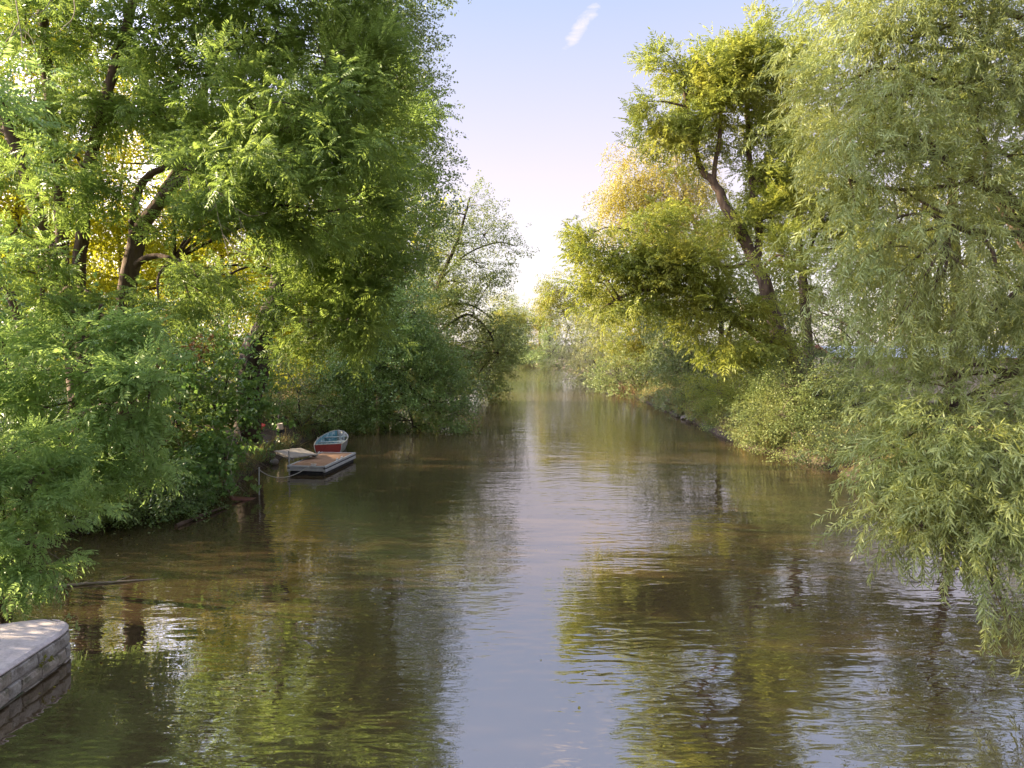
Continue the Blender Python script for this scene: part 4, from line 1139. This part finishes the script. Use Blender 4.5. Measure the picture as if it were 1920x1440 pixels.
cleat(.62, -.3, R(90)); cleat(.62, .15, R(90)); cleat(.25, -1.45, 0); cleat(-.62, 1.1, R(90))
mb = MB(); mb.tube([(-W_ / 2 + .06, -L_ / 2 + .05, -.9), (-W_ / 2 + .06, -L_ / 2 + .05, .86)], .024, 8)
pole = mb.build('pile_pole', M['white_paint'], None, loc=dc); pole.rotation_euler = (0, 0, da)
tag(pole, 'short white pole standing in the water at the front left corner of the dock', 'pole')

gw = thing('gangway', (-7.75, 25.3, 0), 'small grey weathered board ramp between the bank and the floating dock', 'ramp')
ax = nrm(np.array([1.05, -1.0, -.13])); ay = nrm(np.array([.75, 1.0, 0.02])); az = np.cross(ax, ay); ay = np.cross(az, ax)
RG = np.stack([ax, ay, az], -1)
for i in range(5):
    mb = MB(); mb.box((0, 0, 0), (1.25, .20, .03), bevel=.005, rot=RG)
    p = RG @ np.array([RNG.normal(0, .01), (i - 2) * .208, .0]) + np.array([0, 0, .50])
    mb.build('board', M['grey_board'], gw, loc=p)
for q in (-1, 1):
    mb = MB(); mb.box((0, 0, 0), (1.2, .05, .09), rot=RG)
    mb.build('stringer', M['grey_board'], gw, loc=RG @ np.array([0, q * .45, -.062]) + np.array([0, 0, .50]))

mp_ = np.array([-7.42, 20.6, 0])
mb = MB(); mb.tube([(0, 0, -1.0), (.0, .005, .3), (.01, .01, .80)], .020, 8); mb.tube([(.01, .01, .795), (.01, .01, .815)], .024, 8)
tag(mb.build('mooring_pole', M['white_paint'], None, loc=mp_), 'thin pale mooring pole standing in the water, tied by a rope to the dock', 'pole')
a = mp_ + [.03, .02, .72]; e = dc + RD @ np.array([.25, -1.47, .44])
P = np.array([a * (1 - u) + e * u - np.array([0, 0, 1.15 * u * (1 - u) * (1.35 - .6 * u)]) for u in np.linspace(0, 1, 24)])
P[:, 2] = np.maximum(P[:, 2], .03)
mb = MB(); mb.tube(P - a, .012, 6); mb.tube([P[0] - a + [.0, .03 * math.sin(k), .03 * math.cos(k) * .5] for k in np.linspace(0, 6.28, 9)], .012, 5)
tag(mb.build('mooring_rope', M['rope'], None, loc=a), 'grey rope sagging to the water between the mooring pole and the dock', 'rope')

# rowing boat, transom towards the camera
boat = thing('rowing_boat', (-7.32, 28.1, 0), 'small rowing boat with red transom, white gunwale and blue inside, behind the dock', 'boat')
boat.rotation_euler = (R(0), R(-2.0), R(6))
BL = 2.75
def half(u): return .53 * (1 + .22 * math.sin(math.pi * min(u, 1) * .85)) * (max(0.0, 1 - u ** 3.2)) ** .55 + .012
def sheer(u): return .40 + .22 * u ** 2
def keel(u): return -.10 + .30 * max(0, u - .55) ** 1.6 / .45 ** 1.6 * .9
us = np.concatenate([np.linspace(0, .8, 14), [.86, .91, .95, .975, .99, 1.0]])
def hull(off, lift):
    V = []
    for u in us:
        w, h, k = max(half(u) - off, .006), sheer(u), keel(u) + lift
        y = u * (BL - off)
        pr = [(0, k), (.45 * w, k + .02), (.80 * w, k + .10), (.93 * w, k + .5 * (h - k)), (w, h - lift * .2)]
        row = [(-x, y, z) for x, z in pr[::-1]] + [(x, y, z) for x, z in pr[1:]]
        V += row
    n = 9; m = len(us)
    i = np.arange(m - 1)[:, None] * n; j = np.arange(n - 1)[None, :]
    Q = np.stack([i + j, i + j + 1, i + n + j + 1, i + n + j], -1).reshape(-1, 4)
    return np.array(V), Q
V, Q = hull(0, 0); link('hull', mesh_from('hull', V, Q, M['white_paint'], smooth=True), boat)
V, Q = hull(.028, .03)
lf = (Q % 9).max(1) <= 4
link('lining', mesh_from('lining', V, Q[lf][:, ::-1], M['blue_paint'], smooth=True), boat)
link('lining', mesh_from('lining', V, Q[~lf][:, ::-1], M['white_paint'], smooth=True), boat)['label'] = 'worn white inner side'
mb = MB()
tw = [( -half(0), sheer(0)), (half(0), sheer(0)), (.93 * half(0), .15), (.78 * half(0), 0.0), (-.78 * half(0), 0.0), (-.93 * half(0), .15)]
tv = np.array([(x, 0, z - .01) for x, z in tw]); V = np.vstack([tv + [0, -.022, 0], tv + [0, .03, 0]])
mb.add(V, [[i, (i + 1) % 6, 6 + (i + 1) % 6, 6 + i] for i in range(6)] + [[0, 5, 2, 1], [5, 4, 3, 2], [6, 7, 8, 11], [11, 8, 9, 10]])
mb.build('transom', M['red_paint'], boat)
mb = MB(); mb.tube([(-half(0) - .01, 0, sheer(0) + .005), (half(0) + .01, 0, sheer(0) + .005)], .028, 6); mb.build('transom_cap', M['white_paint'], boat)
for sgn in (-1, 1):
    mb = MB(); mb.tube(np.array([(sgn * half(u), u * BL, sheer(u)) for u in us]), .022, 6); mb.build('gunwale', M['white_paint'], boat)
    mb = MB(); mb.tube(np.array([(sgn * half(0) * q, -.02, z) for q, z in ((1.0, .41), (.94, .16), (.8, .0))]), .022, 6); mb.build('corner_post', M['white_paint'], boat)
for u, hgt, dpt in ((.10, .27, .24), (.42, .33, .22), (.72, .42, .22)):
    w = half(u) * .93
    mb = MB(); mb.box((0, u * BL + .1, hgt), (2 * w, dpt, .026), bevel=.006); mb.build('thwart', M['grey_paint' if u > .2 else 'blue_paint'], boat)
for u in np.linspace(.12, .9, 8):
    for sgn in (-1, 1):
        w = half(u) - .035
        mb = MB(); mb.tube([(sgn * w * .80, u * (BL - .03), keel(u) + .14), (sgn * w * .93, u * (BL - .03), keel(u) + .03 + .5 * (sheer(u) - keel(u))), (sgn * w * .985, u * (BL - .03), sheer(u) - .02)], .014, 5)
        mb.build('rib', M['grey_paint' if sgn > 0 else 'blue_paint'], boat)
mb = MB(); mb.box((0, BL * .42, .0), (.62, BL * .66, .014)); mb.build('floorboard', M['grey_paint'], boat)
for sgn in (-1, 1):
    mb = MB(); mb.tube([(sgn * (half(.5) + .0), .5 * BL, sheer(.5) + .02), (sgn * half(.5), .5 * BL, sheer(.5) + .08)], .012, 6); mb.build('rowlock', M['galvanised'], boat)

# things on the bank
M['red_plastic'] = rough_mat('red_plastic', (0.50, 0.03, 0.02), (0.62, 0.06, 0.04), 3, .4, 0, spec=.5)
M['beige_tin'] = rough_mat('beige_tin', (0.42, 0.33, 0.24), (0.50, 0.40, 0.30), 6, .6, .1, c3=(.36, .16, .06), scale3=5)
def lathe(mb, prof, sides=18):
    a = np.arange(sides) * 2 * math.pi / sides
    V = np.array([(r * math.cos(q), r * math.sin(q), z) for r, z in prof for q in a])
    n = len(prof); i = np.arange(n - 1)[:, None] * sides; j = np.arange(sides)[None, :]; k = (j + 1) % sides
    mb.add(V, np.stack([i + j, i + k, i + sides + k, i + sides + j], -1).reshape(-1, 4))
p = at(487, 803, 29.5); z0 = gz(p[0], p[1])
tub = thing('red_tub', (p[0], p[1], p[2] - .03), 'small red tub lying tilted on the slope left of the dirt path', 'tub')
tub.rotation_euler = (R(8), R(12), 0)
mb = MB(); lathe(mb, [(0, 0), (.12, 0), (.13, .01), (.185, .20), (.175, .20), (.12, .02), (0, .02)]); mb.build('bowl', M['red_plastic'], tub, smooth=True)
mb = MB(); lathe(mb, [(.18, .19), (.2, .195), (.2, .21), (.18, .21)]); mb.build('rim', M['red_plastic'], tub, smooth=True)
p = at(526, 810, 29.5)
can = thing('drum', (p[0], p[1], p[2] - .02), 'beige and black drum standing on the bank above the dock', 'drum')
can.rotation_euler = (R(6), R(-4), 0)
mb = MB(); lathe(mb, [(0, 0), (.13, 0), (.14, .02), (.14, .13)]); mb.build('base', M['black_rubber'], can, smooth=True)
mb = MB(); lathe(mb, [(.138, .13), (.138, .16), (.143, .165), (.143, .18), (.138, .185), (.136, .36), (.126, .38), (.12, .375), (0, .372)]); mb.build('body', M['beige_tin'], can, smooth=True)
p = at(521, 803, 30.2)
mb = MB(); mb.tube([(0, 0, 0), (.01, 0, .35), (.05, .02, .72)], [.03, .026, .022], 7)
tag(mb.build('stake', M['twig_pale'], None, loc=(p[0], p[1], p[2] - .05)), 'short pale wooden stake standing behind the beige drum', 'stake')
for px, py, d, sz, lab in [(514, 848, 26, .16, 'round grey stone at the water edge beside the board ramp'), (500, 825, 27.6, .10, 'small stone half buried in the dirt path above the ramp')]:
    p = at(px, py, d)
    th = RNG.random((9, 16))
    mb = MB(); lathe(mb, [(sz * math.sin(q), sz * .75 * (1 - math.cos(q)) - sz * .3) for q in np.linspace(0.02, 3.1, 9)], 14)
    mb.V[0] = mb.V[0] * (1 + .10 * hnoise(mb.V[0][:, 0] * 22, mb.V[0][:, 1] * 22 + mb.V[0][:, 2] * 9))[:, None]
    tag(mb.build('stone', rough_mat('grey_stone', (.2, .18, .16), (.33, .30, .27), 8, .9, .5), None, loc=(p[0], p[1], gz(p[0], p[1]) + .02), smooth=True), lab, 'stone')

# old boards and sticks in the water
M['rust_board'] = rough_mat('red_brown_wet_board', (0.10, 0.03, 0.02), (0.16, 0.055, 0.035), 5, .4, .3, 20, spec=.5)
p = at(462, 936, 20.2)
mb = MB(); mb.box((0, 0, 0), (.9, .22, .05), rot=rot_axis(R(14), 'Y') @ rotz(R(38)), bevel=.01)
tag(mb.build('sunken_board', M['rust_board'], None, loc=(p[0], p[1], .02)), 'reddish board half sunk in the shade next to the mooring pole', 'board')
a, e = at(80, 1104, 12.9), at(300, 1081, 13.5)
a[2] = .02; e[2] = .0
mb = MB(); P = spline([a - a, (e - a) * .35 + [0, .03, .012], (e - a) * .7 + [0, -.03, .012], e - a], 22)
mb.tube(P + RNG.normal(0, .003, P.shape), np.interp(np.linspace(0, 1, 22), [0, .5, 1], [.024, .018, .007]), 7, wob=.08)
for k, L in ((6, .25), (12, .3)):
    mb.tube([P[k], P[k] + [L * .7, L * .5, .06]], [.01, .005], 5)
tag(mb.build('drift_branch', M['twig_pale'], None, loc=a), 'long bare branch floating in the dark water beyond the stone quay', 'branch')
a, e = at(330, 985, 17.2), at(425, 948, 19.2); a[2] = .03; e[2] = .05
mb = MB(); mb.tube(spline([a - a, (e - a) / 2 + [0, .05, .02], e - a], 12), np.linspace(.05, .03, 12), 7, wob=.1)
tag(mb.build('drift_branch', M['bark'], None, loc=a), 'short brown log at the water line under the ivy-covered shrub', 'branch')

# ------------------------------------------------------------------ stone quay with a rounded nose
M['stone_top'] = rough_mat('pinkish_concrete', (0.56, 0.48, 0.45), (0.67, 0.585, 0.55), 16, .9, .5, 70, c3=(.47, .405, .38), scale3=7)
M['stone_a'] = rough_mat('quay_stone', (0.33, 0.295, 0.255), (0.58, 0.53, 0.465), 11, .9, 1.0, 30, c3=(.22, .19, .155), scale3=5)
M['stone_b'] = rough_mat('brown_quay_stone', (0.30, 0.25, 0.20), (0.53, 0.455, 0.37), 11, .9, 1.0, 30, c3=(.18, .165, .11), scale3=5)
M['stone_c'] = rough_mat('wet_quay_stone', (0.10, 0.085, 0.06), (0.22, 0.185, 0.14), 9, .6, .9, 26, c3=(.06, .08, .035), scale3=5)
M['mortar'] = rough_mat('grey_mortar', (0.24, 0.21, 0.18), (0.36, 0.325, 0.285), 12, .95, .6, 30)
ctrl = np.array([(-6.26, 4.0), (-6.26, 7.0), (-6.26, 9.2), (-6.265, 9.62), (-6.31, 9.86), (-6.44, 10.04), (-6.64, 10.13), (-6.95, 10.1), (-7.35, 9.93), (-8.0, 9.6), (-9.2, 8.9)])
pth = spline(np.c_[ctrl, np.zeros(len(ctrl))], 240)
seg = np.r_[0, np.cumsum(np.linalg.norm(np.diff(pth, axis=0), axis=1))]
def on(sv): return np.array([np.interp(sv, seg, pth[:, 0]), np.interp(sv, seg, pth[:, 1])])
def inward(sv):
    d = on(sv + .02) - on(sv - .02); d /= np.linalg.norm(d); return np.array([-d[1], d[0]])
quay = thing('stone_quay', (-6.26, 9.0, 0), 'low stone quay with a rounded end and pinkish concrete top in the near corner', 'quay')
quay.scale = (1, 1, .93)
qo = np.array([-6.26, 9.0, 0])
mb = MB()                                        # mortar core behind the stones
ss = np.linspace(.02, seg[-1] - .02, 70)
outer = np.array([on(q) + inward(q) * .035 for q in ss])
inner = np.array([(-7.9, y) for y in np.linspace(4.0, 8.6, 70)])
V = []
for o_, i_ in zip(outer, inner): V += [(*o_, -.8), (*o_, .425), (*i_, .425)]
V = np.array(V); k = np.arange(69)[:, None] * 3
mb.add(V, np.vstack([np.hstack([k, k + 3, k + 4, k + 1]), np.hstack([k + 1, k + 4, k + 5, k + 2])]))
mb.build('core', M['mortar'], quay, origin=qo)
V = []                                           # concrete top slab with a chamfered edge
for q, i_ in zip(ss, inner):
    o_, n_ = on(q), inward(q)
    V += [(*(o_ + n_ * .03), .435), (*(o_ + n_ * -.004), .445), (*(o_ + n_ * -.006), .462), (*(o_ + n_ * .035), .502), (*i_, .515)]
V = np.array(V); k = np.arange(69)[:, None] * 5
mb = MB(); mb.add(V, np.vstack([np.hstack([k + j, k + 5 + j, k + 6 + j, k + 1 + j]) for j in range(4)]))
mb.build('top_slab', M['stone_top'], quay, origin=qo)
for z0_, z1_, lo, hi, mats in ((.225, .425, .18, .62, 'aab'), (.03, .215, .16, .46, 'abb'), (-.18, .018, .3, .6, 'cb'), (-.40, -.192, .3, .6, 'c')):
    sv = 1.0 + RNG.uniform(0, .3)
    while sv < seg[-1] - .7:
        curved = 9.3 < on(sv)[1] and on(sv)[0] > -7.4
        w = RNG.uniform(lo, hi) * (.62 if curved else 1)
        n_ = 6 if curved else 3
        pts = np.linspace(sv + .007, sv + w - .007, n_)
        pr = RNG.uniform(-.006, .026)            # proud of the mortar
        za, zb = z0_ + RNG.uniform(-.004, .022), z1_ + RNG.uniform(-.022, .003)
        V = []
        for qi, q in enumerate(pts):
            o_, nn = on(q), inward(q)
            ed = .010 if qi in (0, n_ - 1) else 0.0
            jit = RNG.normal(0, .004, 2)
            V += [(*(o_ + nn * .10), za), (*(o_ + nn * (.012 - pr + ed)), za), (*(o_ - nn * (pr - ed + jit[0])), za + .014), (*(o_ - nn * (pr - ed + .004 + jit[1])), (za + zb) / 2 + RNG.normal(0, .008)),
                  (*(o_ - nn * (pr - ed - jit[0])), zb - .014), (*(o_ + nn * (.012 - pr + ed)), zb), (*(o_ + nn * .10), zb)]
        V = np.array(V); k = np.arange(n_ - 1)[:, None] * 7
        Q = np.vstack([np.hstack([k + j, k + 7 + j, k + 8 + j, k + 1 + j]) for j in range(6)])
        e0 = np.array([[0, 1, 5, 6], [1, 2, 4, 5]]); e1 = e0[:, ::-1] + (n_ - 1) * 7
        T3 = np.array([[2, 3, 4], [4 + (n_ - 1) * 7, 3 + (n_ - 1) * 7, 2 + (n_ - 1) * 7]])
        mb = MB(); mb.add(V, np.vstack([Q, e0, e1]), T3)
        c_ = V.mean(0)
        mb.build('stone', M['stone_' + mats[RNG.integers(len(mats))]], quay, origin=c_, loc=c_ - qo)
        sv += w

def little_plant(name, base, lab, cat, stems, leaf, ll=.05, lw=.03, n=8, col='twig_willow', r=.004):
    o = thing(name, base, lab, cat)
    base = np.asarray(base, float)
    s = Spray(); mb = MB()
    for P in stems:
        P = spline(np.asarray(P, float), 14)
        mb.tube(P - base, np.linspace(r, r * .5, len(P)), 5)
        for q in range(n):
            i = RNG.integers(4, 14); d = nrm(RNG.normal(0, 1, 3) + [0, -.3, .4])
            s.leaf(P[i] - base, d, nrm(RNG.normal(0, .5, 3) + [0, -.4, 1]), ll * RNG.uniform(.6, 1.2), lw)
    mb.build('stem', M[col], o)
    V, Q, t_ = s.done()
    k = link('foliage', mesh_from('foliage', V, Q, M[leaf], tint=t_), o); k['kind'] = 'stuff'

b = at(97, 1163, 10.12)
little_plant('bramble', b, 'thin bramble shoot with pale thorny stems rising behind the rounded quay end', 'plant',
             [[b, at(103, 1120, 10.2), at(110, 1095, 10.3), at(118, 1075, 10.4)], [b, at(112, 1165, 10.1), at(133, 1155, 10.0), at(142, 1168, 9.95), at(147, 1178, 9.95)], [b, at(58, 1130, 10.3), at(56, 1100, 10.4)], [b, at(40, 1150, 10.3), at(15, 1120, 10.5)]],
             'bush', .085, .05, 12)
b = np.array([-6.25, at(86, 1250, 9.45)[1], .20])
little_plant('wall_weed', b, 'small yellow-green weed growing from a joint in the quay wall', 'plant',
             [[b, b + [.05, -.04, .06], b + [.07, -.06, .13]], [b, b + [.06, .02, .04], b + [.10, .03, .09]], [b, b + [.05, -.08, .02], b + [.08, -.11, .05]]], 'bush_yellow', .06, .028, 9, r=.003)

# ------------------------------------------------------------------ right bank details
M['riprap'] = rough_mat('riprap_stone', (.085, .068, .05), (.21, .175, .14), 4, .9, .6, 14)
rk = np.array([(math.sin(t_) * math.cos(p_), math.sin(t_) * math.sin(p_), math.cos(t_)) for t_ in np.linspace(.05, 3.09, 6) for p_ in np.arange(8) * .785])
kk = np.arange(5)[:, None] * 8; jj_ = np.arange(8)[None, :]
rq = np.stack([kk + jj_, kk + (jj_ + 1) % 8, kk + 8 + (jj_ + 1) % 8, kk + 8 + jj_], -1).reshape(-1, 4)
rock_mesh = []
for k in range(4):
    V = rk * (1 + RNG.normal(0, .16, (48, 1))) * np.array([1, .8, .6])
    rock_mesh.append(mesh_from('rock', V, rq, M['riprap']))
for k in range(18):
    y = 36.5 + k * .42 + RNG.normal(0, .2)
    x = edge_r(y) + RNG.uniform(-.25, .5)
    o = link('rock', rock_mesh[k % 4], None, (x, y, .06 + max(0, x - edge_r(y)) * .5))
    q = RNG.uniform(.12, .27); o.scale = (q, q * RNG.uniform(.8, 1.2), q); o.rotation_euler = tuple(RNG.uniform(-.4, .4, 2)) + (RNG.uniform(0, 6),)
    tag(o, 'grey stone in the rubble edge at the water under the right bank bushes', 'rock', 'rubble stones along the right water edge')

mb = MB()
p0 = ground_pt(1205, 59, 0)
for k in range(90):
    b = np.array([edge_r(57 + k * .09) + RNG.uniform(-.6, .8), 55 + k * .10, RNG.uniform(0, .3)])
    e = b + np.array([RNG.normal(-.5, .6), RNG.normal(0, .8), RNG.uniform(.2, 1.0)])
    mb.tube(spline([b, (b + e) / 2 + RNG.normal(0, .15, 3), e], 5), np.linspace(.02, .01, 5), 4, cap=False)
br = mb.build('dead_brush', rough_mat('dead_brush_twig', (.16, .085, .05), (.26, .15, .09), 4, .9, 0), None, loc=(float(edge_r(60)), 59, .1), origin=(float(edge_r(60)), 59, .1))
tag(br, 'tangle of dead brown twigs at the water edge of the far right bank', 'brush', kind='stuff')

# fallen bare branch arching before the willow
bb = thing('bare_branch', at(1640, 640, 22), 'bare yellowish dead branch sticking out beside the willow', 'branch')
mb = MB(); o_ = at(1640, 640, 22)
mb.tube(spline([at(1645, 645, 22), at(1590, 610, 22), at(1555, 592, 22), at(1530, 582, 22), at(1500, 570, 22)], 14) - o_, np.linspace(.045, .012, 14), 6)
mb.build('stem', M['twig_willow'], bb)
for row in ([(1575, 602), (1550, 575), (1530, 560)], [(1555, 592), (1520, 595), (1495, 600)], [(1540, 586), (1525, 572), (1500, 556)]):
    mb = MB(); mb.tube(spline([at(x, y, 22) for x, y in row], 8) - o_, np.linspace(.018, .007, 8), 5); mb.build('twig', M['twig_willow'], bb)

# shed behind the willow
M['roof_sheet'] = rough_mat('pale_roof_sheet', (.50, .52, .56), (.66, .68, .72), 2, .5, .1, 10, spec=.5)
M['shed_wall'] = rough_mat('cream_boarding', (.42, .34, .25), (.52, .44, .33), 2, .85, .2)
M['barge'] = rough_mat('red_brown_board', (.22, .07, .05), (.30, .11, .08), 4, .7, .1)
sx, sy = 16.8, 37.0
shed = thing('shed', (sx + 6, sy + 2, 0), 'low shed with a pale sheet roof half hidden behind the willow', 'shed')
so_ = np.array([sx + 6, sy + 2, 0])
for (c_, s_) in (((sx + 6, sy + .1, 2.35), (11.4, .12, 2.5)), ((sx + 6, sy + 4, 2.35), (11.4, .12, 2.5)), ((sx + .36, sy + 2.05, 2.35), (.12, 3.78, 2.5)), ((sx + 11.64, sy + 2.05, 2.35), (.12, 3.78, 2.5))):
    mb = MB(); mb.box(np.array(c_) - so_, s_); mb.build('wall', M['shed_wall'], shed)
for side in (-1, 1):
    for k in range(12):
        th = math.atan2(.62, 2.25)
        mb = MB(); n_ = 9                       # one corrugated sheet, 1 m wide
        xs = np.linspace(-.5, .5, 25); V = []
        for x in xs:
            zc = .02 * math.sin(x * 2 * math.pi * 6)
            for q in (0, 1): V.append((x, side * q * 2.35 * math.cos(th), zc - q * 2.35 * math.sin(th)))
        V = np.array(V); i_ = np.arange(24)[:, None] * 2
        mb.add(V, np.hstack([i_, i_ + 1, i_ + 3, i_ + 2]))
        mb.build('roof_sheet', M['roof_sheet'], shed, loc=(k - 5.5, side * .02 + .05, 4.25 + .006 * (k % 2)))
for xx in (-6.03, 6.03):
    for side in (-1, 1):
        mb = MB(); th = side * math.atan2(.62, 2.25)
        mb.box((0, 0, 0), (.04, 2.4, .16), rot=rot_axis(-th, 'X')); mb.build('barge_board', M['barge'], shed, loc=(xx, side * 1.15 + .05, 3.92))
mb = MB(); mb.box((0, 0, 0), (12.1, .03, .10)); mb.build('gutter', M['barge'], shed, loc=(0, -2.26, 3.60))

# dry stems and roots over the left water edge
mb = MB()
for k in range(150):
    y = RNG.uniform(14, 23.5); b = np.array([edge_l(y) - RNG.uniform(0, .6), y, RNG.uniform(.3, 1.0)])
    e = b + np.array([RNG.uniform(.3, 1.1), RNG.normal(0, .5), -RNG.uniform(.2, .9)])
    e[2] = max(e[2], -.05)
    mb.tube(spline([b, (b + e) / 2 + [0, 0, .15], e], 6), np.linspace(.008, .004, 6), 4, cap=False)
tag(mb.build('dry_stems', M['twig'], None, loc=(-9.5, 18, .3), origin=(-9.5, 18, .3)), 'brown dry stems and roots hanging over the shaded left water edge', 'stems', kind='stuff')
sp_ = Spray()
for k in range(260):
    y = RNG.uniform(7.5, 40) if k % 3 else RNG.uniform(8, 16)
    x = RNG.uniform(edge_l(y) + .3, edge_r(y) - .3)
    if k % 2: x = edge_l(y) + .3 + abs(RNG.normal(0, 1.6))
    sp_.leaf(np.array([x, y, .006]), nrm(np.array([RNG.normal(), RNG.normal(), 0])), np.array([0, 0, 1.0]), RNG.uniform(.03, .08), RNG.uniform(.015, .04), fold=.1)
V, Q, t_ = sp_.done(); V[:, 2] = np.maximum(V[:, 2], .004)
tag(link('floating_leaves', mesh_from('floating_leaves', V, Q, M['birch'], tint=t_)), 'small fallen leaves floating on the river', 'leaves', kind='stuff')

sp_ = Spray()
for k in range(420):                             # leaf litter on the path and under the trees
    y = RNG.uniform(14, 34); x = edge_l(y) - .25 - abs(RNG.normal(0, 2.0))
    n_ = nrm(np.array([RNG.normal(0, .4), RNG.normal(0, .4), 1.0])); d_ = nrm(np.cross(n_, RNG.normal(0, 1, 3)))
    sp_.leaf(np.array([x, y, gz(x, y) + .02]), d_, n_, RNG.uniform(.07, .14), RNG.uniform(.05, .09))
V, Q, t_ = sp_.done()
tag(link('leaf_litter', mesh_from('leaf_litter', V, Q, M['maple_red'], tint=t_)), 'brown fallen leaves on the dirt path and the left bank', 'leaves', kind='stuff')

# grass and weeds on the banks
def tufts(name, pts, leaf, lab, scale=1.0, sp='grass'):
    P = np.array(pts); k = len(P)
    D = nrm(np.tile([0, 0, 1.0], (k, 1)) + RNG.normal(0, .35, (k, 3)))
    Rm = orient(D, RNG.uniform(0, 6, k)); Sc = scale * RNG.uniform(.6, 1.3, k)
    Vs, Qs, ts, n0 = [], [], [], 0
    wh = RNG.integers(0, len(T[sp]), k)
    for q, (V, Q, t_) in enumerate(T[sp]):
        s_ = wh == q
        VV = np.einsum('nij,vj->nvi', Rm[s_] * Sc[s_][:, None, None], V) + P[s_][:, None, :]
        m_ = len(VV); Vs.append(VV.reshape(-1, 3)); Qs.append((Q[None] + (np.arange(m_) * len(V))[:, None, None] + n0).reshape(-1, 4)); ts.append(np.tile(t_, m_)); n0 += m_ * len(V)
    o = link(name, mesh_from(name, np.vstack(Vs), np.vstack(Qs), M[leaf], tint=np.concatenate(ts)))
    tag(o, lab, 'grass', kind='stuff'); N_TRI[0] += 2 * sum(len(q) for q in Qs)

def bank_pts(n, y0, y1, side, s0, s1, skip=None):
    out = []
    while len(out) < n:
        y = RNG.uniform(y0, y1); sdist = s0 + (s1 - s0) * RNG.random() ** 2
        x = edge_l(y) - sdist if side < 0 else edge_r(y) + sdist
        if skip and skip(x, y): continue
        out.append((x, y, gz(x, y) - .02))
    return out
path_skip = lambda x, y: 24 < y < 32 and -11.2 < x < -9.4
tufts('bank_grass', bank_pts(1300, 11, 60, -1, .1, 5, path_skip), 'grassblade', 'dull grass growing along the foot of the left bank', 1.0)
tufts('bank_grass', bank_pts(1500, 20, 75, 1, .1, 6), 'grassblade', 'grass growing along the right bank above the water', 1.1)
tufts('bank_weeds', bank_pts(900, 11, 40, -1, .1, 8, path_skip), 'ivy', 'dark low ivy covering the ground of the left bank', 1.2, 'ivy')
tufts('bank_weeds', bank_pts(900, 20, 60, 1, .2, 10), 'bush', 'low green weeds covering the ground of the right bank', 1.3, 'ivy')
print('TRIS', N_TRI[0], 'OBJ', len(bpy.data.objects))
